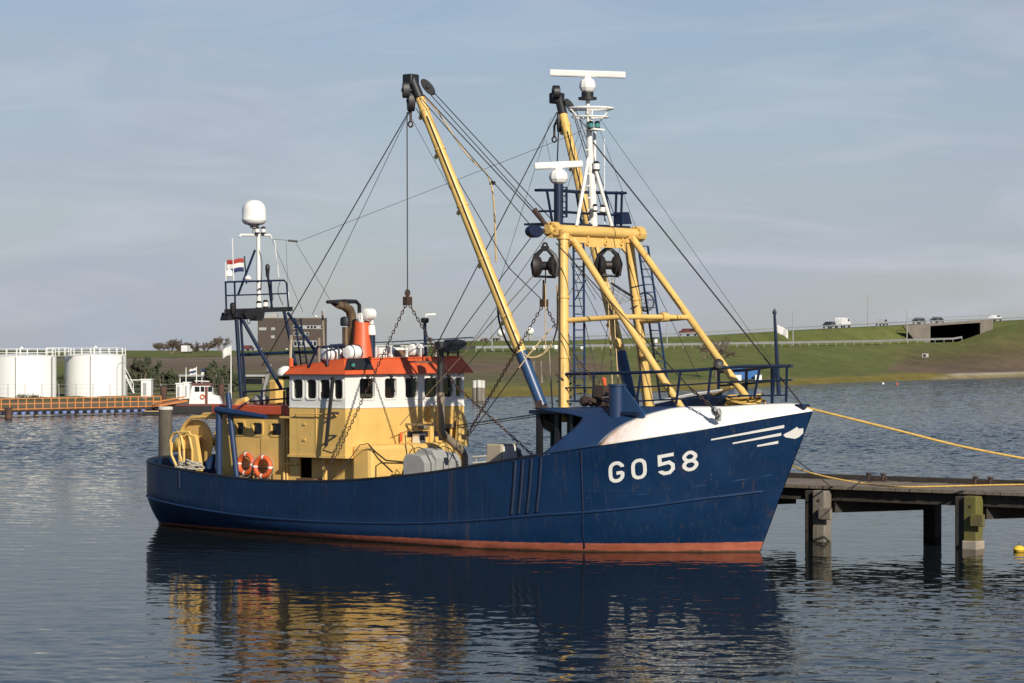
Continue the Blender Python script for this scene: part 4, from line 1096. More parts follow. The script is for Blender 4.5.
# breakwater with white coping across the foredeck
A = [pY(655, 403.5, .75), pY(690, 396, .85), pY(722, 391.5, .75)]
m = MB(); m.grid([[p, V((p.x, p.y, 3.2))] for p in A], False); P(m, 'breakwater', M['navy'], solid=.05)
m = MB(); m.tube([p + V((0, 0, .02)) for p in A], .05, 6); P(m, 'breakwater_coping', M['white'])

# ---- gantry
gx = -5.5
gl, gr = pX(553, 231, gx), pX(637, 233, gx)
gzz = (gl.z + gr.z) / 2; yb = 1.9
gan = P(MB().cyl((gx, -yb + .12, gzz), (gx, yb - .12, gzz), .155, 18), 'gantry', M['yellow'])
for s in (-1, 1):
    m = MB()
    m.cyl((gx, s * (yb - .12), gzz), (gx, s * (yb + .02), gzz), .215, 18); m.cyl((gx, s * (yb + .03), gzz), (gx, s * (yb + .14), gzz), .215, 18); m.cyl((gx, s * (yb + .0), gzz), (gx, s * (yb + .26), gzz), .12, 12)
    for k in range(10):
        a = k * .628; m.cyl((gx + .2 * math.cos(a), s * (yb - .14), gzz + .2 * math.sin(a)), (gx + .2 * math.cos(a), s * (yb + .17), gzz + .2 * math.sin(a)), .025, 5)
    P(m, 'end_flange', M['yellow2'], gan)
m = MB(); m.prism([(gx - .03, -1.62, gzz - .12), (gx - .03, 1.62, gzz - .12), (gx - .03, 1.62, gzz - .75), (gx - .03, 1.15, gzz - .42), (gx - .03, -1.15, gzz - .42), (gx - .03, -1.62, gzz - .75)], (.06, 0, 0)); P(m, 'web_plate', M['yellow'], gan)
legs = []
for s in (-1, 1):
    t_, b_ = V((gx, s * 1.47, gzz - .1)), V((gx + .4, s * 1.95, 3.4)); legs.append((t_, b_))
    m = MB(); m.tube([t_, t_.lerp(b_, .5), b_], [.138, .146, .155], 16); P(m, 'leg', M['yellow2'], gan)
# struts
ns = [pX(575, 240, gx + .18), pY(686, 415, -1.0)]; fs = [pX(630.5, 238, gx + .18), pY(757, 412, .9)]
ns[0].y, fs[0].y = -1.25, 1.42
for a, b in (ns, fs):
    m = MB(); m.tube([a, b], [.10, .10], 14); P(m, 'strut', M['yellow2'], gan)
def on_seg(a, b, z): t = (z - a.z) / (b.z - a.z); return a.lerp(b, t)
zc_ = pX(600, 317, -4.6).z
q1, q2 = on_seg(*ns, zc_), on_seg(*fs, zc_)
l1, l2 = on_seg(*legs[0], zc_ - .1), on_seg(*legs[1], zc_ - .1)
for a, b in ((l1, q1), (q1, q2), (l2, q2)):
    m = MB(); m.tube([a, b], .072, 10); P(m, 'cross_tube', M['yellow'], gan)
m = MB(); cc_ = q1.lerp(q2, .62); dd = (q2 - q1).normalized(); m.cyl(cc_ - dd * .1, cc_ + dd * .1, .13, 12); P(m, 'coupling', M['yellow2'], gan)
# ladders down the legs
for s, (t_, b_) in zip((-1, 1), legs):
    m = MB(); o_ = V((.30, .22 * 1, 0))
    a, b = t_ + V((.2, .20, -.25)), b_ + V((.2, .22, .55))
    m.bar(a, b, .045); m.bar(a + V((.16, .24, 0)), b + V((.16, .24, 0)), .045)
    n = 20
    for i in range(n + 1): q = a.lerp(b, i / n); m.bar(q, q + V((.16, .24, 0)), .035)
    for i in (0, 8, 16): q = a.lerp(b, i / 20); m.bar(q, t_.lerp(b_, i / 20 * .9 + .02), .03)
    P(m, 'ladder', M['blue2'], gan)
# platform railing and radar column above the beam
ra = [pX(541, 190, gx - .2), pX(558, 190, gx - .2), pX(583, 192, gx - .2), pX(626, 193, gx - .2)]
rb = [pX(545, 211, gx - .2), pX(558, 211, gx - .2), pX(583, 213, gx - .2), pX(622, 215, gx - .2)]
m = MB()
for back in (0, -.2):
    bk = V((back, 0, 0))
    m.tube([p + bk for p in ra], .04, 6); m.tube([p + bk for p in rb], .03, 6)
    for px, pb in ((547, 553), (576, 582), (605, 612), (622, 621)) if back == 0 else ((622, 621),): m.bar(pX(px, 191, gx - .2) + bk, pX(pb, 226, gx - .2) + bk, .05)
for i in (0, 3): m.tube([ra[i], ra[i] + V((-.2, 0, 0))], .04, 6); m.tube([rb[i], rb[i] + V((-.2, 0, 0))], .03, 6)
P(m, 'platform_railing', M['navy'], gan)
m = MB(); m.bb((gx - 1.2, -1.7, gzz + .16), (gx - .1, 1.7, gzz + .22)); P(m, 'platform', M['navy'], gan)
c0, c1 = pX(558.5, 226, gx - .1), pX(558.5, 184, gx - .1)
m = MB(); m.cyl(V((c0.x, c0.y, gzz + .1)), c1, .13, 12); P(m, 'radar_column', M['navy'], gan)
m = MB(); a, b = pX(566.5, 187, gx), pX(566.5, 217, gx); m.tube([c1 + V((0, .1, -.1)), a, b, b + V((0, -.25, 0))], .035, 6)
for i in range(5): q = a.lerp(b, (i + .5) / 5); m.bar(q, q + V((0, -.25, 0)), .03)
P(m, 'column_ladder', M['navy'], gan)
def radar(parent, base, length, yaw, name, droop=0.0, r=.3):
    m = MB(); m.lathe([(.13, 0), (r * .8, .05), (r, .14), (r, .22), (r * .92, .30), (r * .75, .36), (.12, .38), (.10, .46)], base, n=10, smooth=False); o = m.build(name, M['plastic'], parent)
    d = V((math.cos(yaw), math.sin(yaw), droop)); c = base + V((0, 0, .52))
    m = MB(); m.bar(c - d * length / 2, c + d * length / 2, .13, .19); m.build('scanner_bar', M['plastic'], o, bevel=.04)
    return o
radar(gan, c1 + V((0, 0, .0)), 1.33, TH + R(3), 'radar', .05, .26)
# horn / loudspeaker at the port end
m = MB(); p = pX(622, 224, gx); m.prism([p, pX(632, 224, gx), pX(629, 212, gx), pX(622, 212, gx)], (-.3, 0, 0)); P(m, 'loudspeaker', M['navy'], gan)

# ---- white tripod mast on the gantry
mx_ = gx - .15
mt0, mt1 = pX(593.5, 226, mx_), pX(587.5, 98, mx_)
mast = P(MB().tube([mt0, mt0.lerp(mt1, .45), mt1], [.12, .10, .055], 12), 'mast', M['white'])
for a, b in (((588.5, 158), (576.5, 226)), ((595.5, 170), (612, 226))):
    m = MB(); m.cyl(pX(*a, mx_), pX(*b, mx_ + .25), .05, 8); P(m, 'stay_leg', M['white'], mast)
m = MB(); m.cyl(pX(594.5, 132, mx_ - .1), pX(595, 226, mx_ - .1), .045, 8); P(m, 'cable_pipe', M['white'], mast)
c = pX(588.5, 112.5, mx_)
m = MB(); m.torus(c + V((0, .1, .12)), (0, 0, 1), .62, .035, 28, 6, .8); m.torus(c + V((0, .08, -.12)), (0, 0, 1), .5, .025, 28, 6, .8)
for a in range(4): m.bar(c + V((.05, .05, -.55)), c + V((.58 * math.cos(a * 1.57 + .5), .1 + .5 * math.sin(a * 1.57 + .5), .12)), .035)
m.bar(c + V((-.6, .1, .12)), c + V((.6, .1, .12)), .04); P(m, 'ring_rail', M['white'], mast)
m = MB(); q = pX(594, 129.5, mx_ + .15); m.box(q, (.35, .5, .05)); P(m, 'lamp_bracket', M['white'], mast)
def nav_lamp(p, parent, glass='teal', r=.085, h=.2, name='navigation_lamp'):
    m = MB(); m.cyl(p + V((0, 0, .02)), p + V((0, 0, h)), .02, 6); m.lathe([(r * .7, 0), (r, .02), (r, .05)], p, n=12); m.lathe([(r, h - .04), (r * 1.05, h - .03), (r * .6, h + .02), (.01, h + .03)], p, n=12); o = m.build(name, M['black'], parent)
    m = MB(); m.cyl(p + V((0, 0, .05)), p + V((0, 0, h - .04)), r * .92, 12); m.build('lens', M[glass], o)
nav_lamp(pX(590.5, 129, mx_ + .2), mast); nav_lamp(pX(597.3, 129, mx_ + .2), mast)
nav_lamp(pX(596.3, 171, mx_ + .2), mast, 'plastic', .1, .25); nav_lamp(pX(595, 212, mx_ + .25), mast, 'plastic', .07, .2); nav_lamp(pX(602.5, 213.5, mx_ + .25), mast, 'plastic', .09, .22)
m = MB()
for i in range(7): q = pX(lerp(590, 593, i / 6), lerp(150, 222, i / 6), mx_); m.bar(q, q + V((0, -.22, 0)), .03)
P(m, 'mast_step', M['white'], mast)
m = MB(); m.cyl(mt1 - V((0, 0, .05)), mt1 + V((0, 0, .02)), .26, 12); m.cyl(mt1 + V((0, 0, .02)), mt1 + V((0, 0, .16)), .17, 12); P(m, 'radar_base', M['black'], mast)
radar(mast, mt1 + V((0, 0, .15)), 2.14, TH - R(12), 'radar', -.05, .23)
m = MB(); m.cyl(pX(604.5, 224, mx_ - .3), pX(604.5, 139, mx_ - .3), .014, 5); P(m, 'whip_antenna', M['plastic'], mast)

# ---- derrick booms
bx = -5.75
booms = []
for s, foot, tip, lab in ((-1, pY(547, 418, -2.0), pX(414, 84, -9.8), None), (1, None, pX(560, 102, -9.8), None)):
    if foot is None: foot = V((bm_near.x, 2.0, bm_near.z))
    else: bm_near = foot
    booms.append((foot, tip)); d = (tip - foot)
    fr = .19
    up = P(MB().tube([foot + d * fr, foot + d * .6, foot + d * .985], [.155, .152, .125], 16), 'derrick_boom', M['yellow2'])
    m = MB(); m.tube([foot + d * .035, foot + d * (fr + .002)], [.15, .172], 16); P(m, 'lower_sleeve', M['blue'], up)
    m = MB(); m.lathe([(.26, -.03), (.26, .03)], foot + V((0, 0, 0)), (0, 1, 0), 16); m.bar(foot + V((-.05, 0, -.15)), foot + d * .05, .34, .2); m.bar(foot + V((-.1, 0, -.1)), foot + V((.35, .0, -.3)), .3, .25); P(m, 'heel_fitting', M['iron'], up)
    m = MB(); t_ = foot + d * .975; dn = d.normalized()
    m.tube([foot + d * .955, tip + dn * .25], [.14, .13], 12)
    m.bar(tip + V((-.12, -.18, .12)), tip + V((-.12, .18, .12)), .34, .32)
    P(m, 'boom_head', M['black'], up, bevel=.04)
    rgt = V((ST * 0 + CT, ST, 0))    # across the picture
    def block(c, dirv, L_, w_, name='head_block'):
        dirv = dirv.normalized(); mm = MB(); side = V((0, 0, 1)).cross(dirv)
        if side.length < .2: side = V((ST, CT, 0)) * -1
        side.normalize(); n_ = side
        pts = []
        for i in range(18):
            a = 2 * math.pi * i / 18; pts.append(c + dirv * math.cos(a) * L_ * .5 + dirv.cross(n_) * math.sin(a) * w_ * .5)
        mm.prism([p - n_ * .1 for p in pts], n_ * .2); mm.cyl(c - n_ * .13, c + n_ * .13, .06, 8)
        return P(mm, name, M['black'], up, bevel=.02)
    if s < 0:
        block(pX(411, 101, -9.9), V((0, 0, 1)), .58, .38); block(pX(406, 90, -9.9), V((0, 0, 1)), .45, .22); block(pX(428, 87, -9.6), V((.5, .38, -.75)), .55, .26)
    else:
        block(pX(560.5, 122, -9.7), V((0, 0, 1)), .62, .2); block(pX(570, 106, -9.5), V((.4, .3, -.8)), .5, .22); block(pX(556, 92, -9.8), V((0, 0, 1)), .4, .4)

    # pad eyes, bands and a lamp along the boom
    for k in (.30, .47, .63, .80, .92):
        c = foot + d * k; m = MB(); m.tube([c - dn * .035, c + dn * .035], .170 - .05 * max(0, k - .5), 16); m.bar(c, c + V((CT * 0 - .18, 0, -.24)), .05, .09); P(m, 'boom_band', M['yellow2'], up)
    m = MB(); off = V((.12, -.14, .02)); m.tube([foot + d * .2 + off, foot + d * .55 + off * 1.02, foot + d * .9 + off * .9], .014, 5); P(m, 'boom_cable', M['hosepipe'], up)
    m = MB(); c = foot + d * .955; m.tube([c + V((-.2, 0, -.05)), c + V((-.34, 0, -.3)), c + V((-.3, -.05, -.62))], .035, 6); m.torus(c + V((-.3, -.05, -.7)), (0, 1, 0), .08, .025, 14, 5); P(m, 'head_shackle', M['iron'], up)
for s, (t_, b_) in zip((-1, 1), legs):
    m = MB(); c = t_.lerp(b_, .02); m.tube([t_, t_.lerp(b_, .03)], .18, 16); P(m, 'leg_collar', M['yellow2'], gan)
    for k in (.34, .66, .93):
        c = t_.lerp(b_, k); dl = (b_ - t_).normalized(); m = MB(); m.tube([c - dl * .03, c + dl * .03], .172, 16); P(m, 'leg_bracket', M['yellow2'], gan)
    m = MB(); off = V((.02, -.165, 0)); m.tube([t_ + off, t_.lerp(b_, .5) + off * 1.08, b_ + off * 1.05], .016, 5); P(m, 'leg_cable', M['hosepipe'], gan)
for px in (570, 588, 606, 622):
    m = MB(); c = pX(px, 243, gx + .06); m.torus(c, (1, 0, 0), .06, .02, 12, 5); m.bar(c + V((0, 0, .06)), c + V((0, 0, .2)), .05); P(m, 'pad_eye', M['yellow2'], gan)

# ---- wheelhouse
xf, xr, yw_ = -12.55, -14.75, 2.62
zb, zm, zt_ = 2.29, 3.70, 4.66
whm = MB()
whm.bb((xr, -yw_, zb), (xf, yw_, zm - .003))
wh = P(whm, 'wheelhouse', M['yellow'])
m = MB(); m.bb((xr + .35, -2.05, .75), (xf - .02, 2.5, zb - .003)); P(m, 'lower_front', M['yellow'], wh)
m = MB(); m.bb((xr - .04, -yw_ - .04, zb - .05), (xf + .04, -1.0, zb + .02)); P(m, 'lower_ledge', M['yellow'], wh)
def wall_band(mb, o, du, dz, n, L_, z0, z1, wins, th=.06):
    """a wall from o along du with rectangular openings; wins = (u0,u1,z0,z1)"""
    def slab(u0, u1, za, zb2):
        if u1 - u0 < 1e-4 or zb2 - za < 1e-4: return
        p = [o + du * u0 + dz * za, o + du * u1 + dz * za, o + du * u1 + dz * zb2, o + du * u0 + dz * zb2]
        mb.prism(p, -n * th)
    u = 0
    for a, b, c, d in sorted(wins):
        slab(u, a, z0, z1); slab(a, b, z0, c); slab(a, b, d, z1); u = b
    slab(u, L_, z0, z1)
def window(o, du, dz, n, wv, parent, mat='white', recess=.07, glass='glass', fr=.035, rc=.085):
    a, b, c, d = wv; m = MB()
    def ring(u0, u1, v0, v1, r):
        pts = []
        for cx_, cy_, a0 in ((u1 - r, v1 - r, 0), (u0 + r, v1 - r, 90), (u0 + r, v0 + r, 180), (u1 - r, v0 + r, 270)):
            for k in range(6): an = R(a0 + k * 18); pts.append((cx_ + r * math.cos(an), cy_ + r * math.sin(an)))
        return pts
    O = ring(a - fr, b + fr, c - fr, d + fr, rc + fr * .6); I = ring(a + .012, b - .012, c + .012, d - .012, rc)
    def pt(q, h): return o + du * q[0] + dz * q[1] + n * h
    nn = len(O); vs = [pt(q, -.0) for q in O] + [pt(q, .022) for q in O] + [pt(q, .022) for q in I] + [pt(q, -recess) for q in I]
    fs = []
    for lv in range(3):
        for i in range(nn): fs.append((lv * nn + i, lv * nn + (i + 1) % nn, (lv + 1) * nn + (i + 1) % nn, (lv + 1) * nn + i))
    m.add(vs, fs, False); m.mat = 1
    m.add([pt(q, -recess) for q in I], [tuple(range(nn))], False)
    return m.build('window', [M[mat], M[glass]], parent, recalc=False)
Z = V((0, 0, 1))
band = MB()
fw = [(-2.04, -1.36), (-.96, -.42), (-.06, .52), (.78, 1.42), (1.66, 2.1), (2.2, 2.5)]
fwins = [(a + yw_, b + yw_, 3.93, 4.53) for a, b in fw]
oF = V((xf, -yw_, 0)); wall_band(band, oF, V((0, 1, 0)), Z, V((1, 0, 0)), 2 * yw_, zm, zt_, fwins)
swins = [(a - xr, b - xr, 3.93, 4.50) for a, b in ((-14.62, -14.2), (-14.07, -13.66), (-13.54, -13.12), (-13.0, -12.63))]
oS = V((xr, -yw_, 0)); wall_band(band, oS, V((1, 0, 0)), Z, V((0, -1, 0)), xf - xr - .06, zm, zt_, swins)
oP = V((xr, yw_, 0)); wall_band(band, oP, V((1, 0, 0)), Z, V((0, 1, 0)), xf - xr - .06, zm, zt_, swins)
oA = V((xr, -yw_, 0)); wall_band(band, oA + V((0, .06, 0)), V((0, 1, 0)), Z, V((-1, 0, 0)), 2 * yw_ - .12, zm, zt_, [(1.0, 1.6, 3.95, 4.5), (3.4, 4.0, 3.95, 4.5)])
P(band, 'window_band', M['white'], wh)
for wv in fwins: window(oF, V((0, 1, 0)), Z, V((1, 0, 0)), wv, wh)
for wv in swins: window(oS, V((1, 0, 0)), Z, V((0, -1, 0)), wv, wh, recess=.055)
for wv in swins: window(oP, V((1, 0, 0)), Z, V((0, 1, 0)), wv, wh)
m = MB(); m.bb((xf - .55, -2.3, 3.72), (xf - .15, 2.3, 4.02)); m.bb((xf - .6, -.7, 4.02), (xf - .3, .4, 4.25)); m.bb((-14.2, -.3, 3.71), (-13.8, .3, 4.3)); P(m, 'console', M['brown'], wh)
m = MB(); m.bb((xr + .1, -yw_ + .1, 3.700), (xf - .1, yw_ - .1, 3.715)); m.bb((-14.0, -yw_ + .1, 3.72), (-13.96, .4, zt_ - .02)); P(m, 'cabin_lining', M['interior'], wh)
m = MB(); m.bb((xf - .10, -1.98, 3.98), (xf - .075, -1.42, 4.08)); P(m, 'window_blind', M['beige'], wh)
# roof with its sloping orange fascia
rf = MB()
ov = .16
zs0, zs1 = 4.64, 5.07
B0 = [V((xf + ov, -yw_ - ov, zs0)), V((xf + ov, yw_ + ov + .12, zs0 + .02)), V((xr - .12, yw_ + ov, zs0)), V((xr - .12, -yw_ - ov, zs0))]
T0 = [V((xf - .05, -yw_ + .02, zs1)), V((xf - .05, yw_ - .05, zs1 + .06)), V((xr + .05, yw_ - .02, 4.86)), V((xr + .0, -yw_ + .02, 4.82))]
rf.add(B0 + T0, [(0, 1, 5, 4), (1, 2, 6, 5), (2, 3, 7, 6), (3, 0, 4, 7), (0, 3, 2, 1)], False)
rf.add([p - V((0, 0, .12)) for p in T0], [(0, 1, 2, 3)], False)
roof = P(rf, 'roof', M['orange'], wh, bevel=.012)
m = MB(); m.tube([p + V((0, 0, .01)) for p in T0], .03, 6, closed=True); P(m, 'roof_edge', M['orange'], wh)
# starboard sidelight board
n_ = (T0[0] - B0[0])
def fas(t, h): # point on the front fascia: t along the width, h up
    return B0[0].lerp(B0[1], t).lerp(T0[0].lerp(T0[1], t), h)
fo = V((.03, 0, .02))
m = MB(); m.prism([fas(-.005, .28) + fo, fas(.215, .28) + fo, fas(.19, 1.02) + fo, fas(.02, 1.02) + fo], (-.02, 0, .0)); P(m, 'sidelight_board', M['black'], wh)
nav_lamp(fas(.05, .42) + V((.06, 0, 0)), wh, 'teal', .07, .18)
# casing in front of the wheelhouse
cx1 = xf + .75
cs = MB(); cs.bb((xf - .02, -2.35, .75), (cx1, 1.35, 2.62)); P(cs, 'front_casing', M['yellow'], wh, bevel=.12)
m = MB(); m.bb((xf - .01, 1.36, .75), (xf + .12, 2.45, 2.6)); P(m, 'recess_panel', M['yellow2'], wh)
m = MB(); m.bb((xf + .0, .55, 3.02), (xf + .06, 2.7, 3.14)); P(m, 'front_beam', M['pipe'], wh)
m = MB(); m.bb((xf + .0, .05, 2.78), (xf + .012, 1.55, 2.95)); m.bb((xf + .0, 1.45, 2.66), (xf + .014, 1.95, 3.02)); P(m, 'front_black_strip', M['black'], wh)  # flat black strips on the wheelhouse front
m = MB(); m.bar((xf + .05, 1.05, 2.62), (xf + .05, 1.05, 3.7), .16, .1); m.bar((xf + .05, 2.3, 1.0), (xf + .05, 2.3, 3.02), .14, .1); P(m, 'front_stiffener', M['yellow2'], wh)
m = MB(); m.prism([pX(456, 446, xf + .3), pX(469, 446, xf + .3), pX(467, 422, xf + .3), pX(463, 412, xf + .3), pX(458, 418, xf + .3)], (-.05, 0, 0)); P(m, 'port_bracket', M['yellow'], wh)
for pts in (((340, 470), (352, 456), (360, 445), (368, 443.5), (376, 452), (386, 460), (407, 462)), ((368, 443.5), (378, 458), (393, 472)), ((376, 480), (376, 466), (381, 462.5), (406, 463)), ((405, 434), (406, 446), (408, 462))):
    m = MB(); m.tube([pX(x, y, cx1 + .03) for x, y in pts], .014, 5); P(m, 'deck_cable', M['hosepipe'], wh)
m = MB(); m.bb((xr - .012, -yw_ - .015, zm - .03), (xf + .015, yw_ + .015, zm + .005)); P(m, 'drip_ledge', M['white'], wh)
for a_, b_ in fw[:5]:
    m = MB(); yc = (a_ + b_) / 2; m.bar((xf + .035, yc - .02, 4.56), (xf + .035, yc + .16, 4.12), .022); m.bar((xf + .02, yc - .05, 4.57), (xf + .05, yc + .05, 4.57), .06); P(m, 'wiper', M['black'], wh)
m = MB(); m.tube([(xr + .3, -yw_ - .02, 3.45), (xr + .3, -yw_ - .09, 3.5), (xf - .3, -yw_ - .09, 3.5), (xf - .3, -yw_ - .02, 3.45)], .018, 6); P(m, 'grab_rail', M['yellow2'], wh)
for z in (2.75, 3.2):
    m = MB(); m.bar((xr + .6, -yw_ - .03, z), (xr + .6, -yw_, z), .1, .06); P(m, 'hinge', M['yellow2'], wh)
# small white box with dark hatch, orange tool
m = MB(); m.mat = 0; c = V((cx1 - .55, .35, 2.75)); m.box(c, (.25, .3, .26)); m.mat = 1; m.box(c + V((.128, 0, .02)), (.012, .2, .15)); m.build('junction_box', [M['white'], M['black']], wh)
m = MB(); m.lathe([(.03, 0), (.05, .15), (.03, .28)], (xf + .12, -.35, 2.66), n=8); P(m, 'fire_bottle', M['buoy'], wh)
# recess between the box and the lower house: strut, step and pipes
m = MB(); m.bar((-13.55, -2.4, .8), (-13.55, -2.4, zb), .1); P(m, 'support_post', M['yellow'], wh)
m = MB(); m.bb((-14.6, -2.5, 1.55), (-13.9, -2.1, 1.62)); P(m, 'step', M['brown'], wh)
# slanted dark pole on the side
m = MB(); a, b = pY(333, 377, -yw_ - .28), pY(326, 446, -yw_ - .28); m.tube([a, b], .055, 8); m.tube([b, b + V((-.12, 0, -.12)), b + V((.25, 0, -.2))], .02, 5)
for t in (.52, .85): q = a.lerp(b, t); m.bar(q, q + V((.1, .28, 0)), .05)
P(m, 'boat_hook_pole', M['black'], wh)
m = MB(); m.bb((-13.7, -yw_ - .02, 2.3), (-13.66, -yw_ + .01, 3.68)); P(m, 'weld_rib', M['yellow'], wh)

# ---- aft deckhouse
hx0, hx1, hy = -18.1, -14.74, 2.2
hz0, hz1 = .75, 3.44
ah = MB(); hwins = [(236.5, 244.3), (252.8, 262.6), (271.2, 281.6)]
ww = []
for a, b in hwins: xa, xb = pY(a, 428, -hy).x, pY(b, 428, -hy).x; ww.append((xa - hx0, xb - hx0, 2.83, 3.20))
oH = V((hx0, -hy, 0)); wall_band(ah, oH, V((1, 0, 0)), Z, V((0, -1, 0)), hx1 - hx0, hz0, hz1, ww)
ah.bb((hx0, -hy + .06, hz0), (hx0 + .06, hy, hz1)); ah.bb((hx0 + .06, hy - .06, hz0), (hx1, hy, hz1)); ah.bb((hx0 + .06, -hy + .06, hz1 - .05), (hx1, hy - .06, hz1 - .004))
house = P(ah, 'deckhouse', M['yellow'])
for wv in ww: window(oH, V((1, 0, 0)), Z, V((0, -1, 0)), wv, house, 'yellow', .05, 'darkglass', .05, .07)
m = MB(); m.bb((hx0 - .15, -hy - .12, hz1), (hx1 - .003, hy + .12, hz1 + .26)); P(m, 'roof', M['red'], house, bevel=.02)
dx = pY(285.5, 440, -hy).x
m = MB(); m.cyl((dx, -hy - .06, .8), (dx, -hy - .06, 3.42), .04, 8); m.cyl((dx + .12, -hy - .05, .8), (dx + .12, -hy - .05, 3.42), .03, 8); P(m, 'drain_pipe', M['yellow'], house)
m = MB(); m.bb((dx - 1.0, -hy - .025, 1.0), (dx - .1, -hy - .001, 2.75)); P(m, 'door', M['yellow'], house, bevel=.02)
for z in (1.3, 2.02, 2.75):
    m = MB(); m.bar((dx - .06, -hy - .04, z), (dx + .55, -hy - .08, z), .05); P(m, 'door_hinge', M['yellow2'], house)
m = MB(); m.box((dx - .85, -hy - .05, 2.0), (.16, .08, .06)); P(m, 'door_handle', M['yellow2'], house)
m = MB(); m.bar((dx + .2, -hy - .02, 3.0), (dx + .2, -hy - .25, 3.4), .04); m.bb((dx + .16, -hy - .42, 3.36), (hx1 + .1, -hy - .0, 3.41)); P(m, 'awning', M['yellow2'], house)

# ---- roof outfit
rz = 5.0
m = MB(); a, b = pX(362.5, 362, -13.7), pX(362, 322, -13.9)
fun = P(MB().tube([a - V((0, 0, .1)), b], [.32, .23], 18), 'funnel', M['orange'])
m = MB(); m.tube([pX(352.5, 348, -14.3) - V((0, 0, .4)), pX(352.5, 325, -14.3), pX(352, 317, -14.3), pX(349.5, 310, -14.3), pX(344, 306, -14.3), pX(337, 304.5, -14.3)], [.14, .14, .14, .14, .13, .11], 14); P(m, 'exhaust_pipe', M['exhaust'], fun)
m = MB(); m.tube([pX(327, 302, -14.3), pX(345, 301.5, -14.3), pX(356, 301.5, -14.3), pX(359.3, 305, -14.3), pX(359.5, 318, -14.3)], [.05, .07, .06, .06, .06], 8); m.prism([pX(327, 301, -14.4), pX(334, 306.5, -14.4), pX(342, 307.5, -14.4), pX(342, 301, -14.4)], (.16, .1, 0)); P(m, 'exhaust_flap', M['black'], fun)
m = MB(); a, b = pX(345.5, 350, -14.2), pX(345.5, 327, -14.2); m.tube([a - V((0, 0, .3)), b], [.09, .1], 10); P(m, 'vent_pipe', M['exhaust'], fun)
m = MB(); c = pX(345.3, 326, -14.2); m.lathe([(.12, 0), (.15, .03), (.15, .20), (.12, .26), (.03, .28)], c, n=14); P(m, 'vent_cap', M['black'], fun)
m = MB(); a, b = pX(371.5, 362, -13.6), pX(371.5, 334, -13.6); m.cyl(a, b, .11, 12); P(m, 'blue_column', M['navy'], fun)
m = MB(); m.lathe([(.13, 0), (.14, .05), (.10, .28), (.05, .3)], pX(371.5, 335, -13.6), n=12); P(m, 'white_cup', M['plastic'], fun)
m = MB(); a, b = pX(364.5, 314, -13.6), pX(378.5, 314.5, -13.6); m.lathe([(.10, 0), (.17, .03), (.175, .33), (.12, .38)], a, b - a, 16); m.bar(pX(371.5, 324, -13.6), pX(371.5, 316, -13.6), .08); P(m, 'searchlight', M['plastic'], fun)
m = MB(); m.lathe([(.10, 0), (.13, .1), (.13, .2), (.08, .28)], pX(361.5, 322.5, -13.8), n=12); m.box(pX(361, 316, -13.8), (.2, .2, .16)); P(m, 'horn', M['plastic'], fun)
# roof rails
m = MB()
for px0, px1, py, xx in ((376, 436, 346, -12.9),):
    m.tube([pX(px0, py, xx), pX(px1, py, xx)], .018, 5)
    for i in range(5): p = pX(lerp(px0, px1, i / 4), py, xx); m.bar(p, V((p.x, p.y, 5.0)), .03)
P(m, 'roof_rail', M['white'], wh)
# liferaft canisters and their cradles
def raft_canister(c, axis, L_, r, label, frame=True):
    o = onboat('liferaft_canister', label, 'liferaft', c, 'white liferaft canisters on the wheelhouse roof')
    ax = V(axis).normalized()
    m = MB(); m.lathe([(.01, -L_ / 2), (r * .75, -L_ / 2 + .02), (r, -L_ / 2 + r * .5), (r, -.025), (r * 1.06, -.02), (r * 1.06, .02), (r, .025), (r, L_ / 2 - r * .5), (r * .75, L_ / 2 - .02), (.01, L_ / 2)], (0, 0, r + .06), ax, 20); m.build('shell', M['plastic'], o)
    m = MB()
    for k in (-.28, .28): m.torus(ax * L_ * k + V((0, 0, r + .06)), ax, r + .012, .016, 22, 5)
    m.build('strap', M['navy'], o)
    m = MB(); sd = V((-ax.y, ax.x, 0))
    for k in (-.3, .3): m.bar(ax * L_ * k - sd * r * .7 + V((0, 0, .03)), ax * L_ * k + sd * r * .7 + V((0, 0, .03)), .06)
    m.build('cradle', M['navy'], o)
def onroof(px, py, x): return pX(px, py, x)
raft_canister(onroof(353, 362, -12.95), (0, 1, 0), .58, .21, 'white liferaft canister on the roof edge directly left of the orange funnel')
raft_canister(onroof(333, 363.5, -13.6), (.3, 1, 0), .72, .22, 'liferaft canister inside dark blue hoops, leftmost on the wheelhouse roof')
raft_canister(onroof(417.5, 358.5, -13.2), (0, 1, 0), .7, .19, 'white liferaft canister on the roof right of the brown hatch')
m = MB(); 
for px in (324, 336, 343): 
    a = pX(px, 346.5, -13.3); m.tube([V((a.x + .15, a.y, 4.9)), a + V((.1, 0, -.05)), a + V((-.25, 0, 0)), V((a.x - .6, a.y, 4.85))], .035, 6)
m.tube([pX(323, 347, -13.3), pX(344, 345.5, -13.3)], .035, 6); P(m, 'canister_frame', M['navy'], wh)
m = MB(); c = pX(400, 357, -12.95); m.mat = 0; m.prism([pX(391, 357.5, -12.9), pX(408, 357.5, -12.9), pX(408, 348, -13.2), pX(393, 348, -13.2)], (-.12, 0, -.02)); m.mat = 1; m.prism([pX(393.5, 356, -12.88), pX(405.5, 356, -12.88), pX(406, 350, -13.05), pX(395, 350, -13.05)], (-.02, 0, 0)); m.build('roof_hatch', [M['plastic'], M['brown']], wh)
m = MB(); m.bb((-14.1, -.3, 4.95), (-13.3, .8, 5.42)); P(m, 'roof_locker', M['white'], wh, bevel=.04)
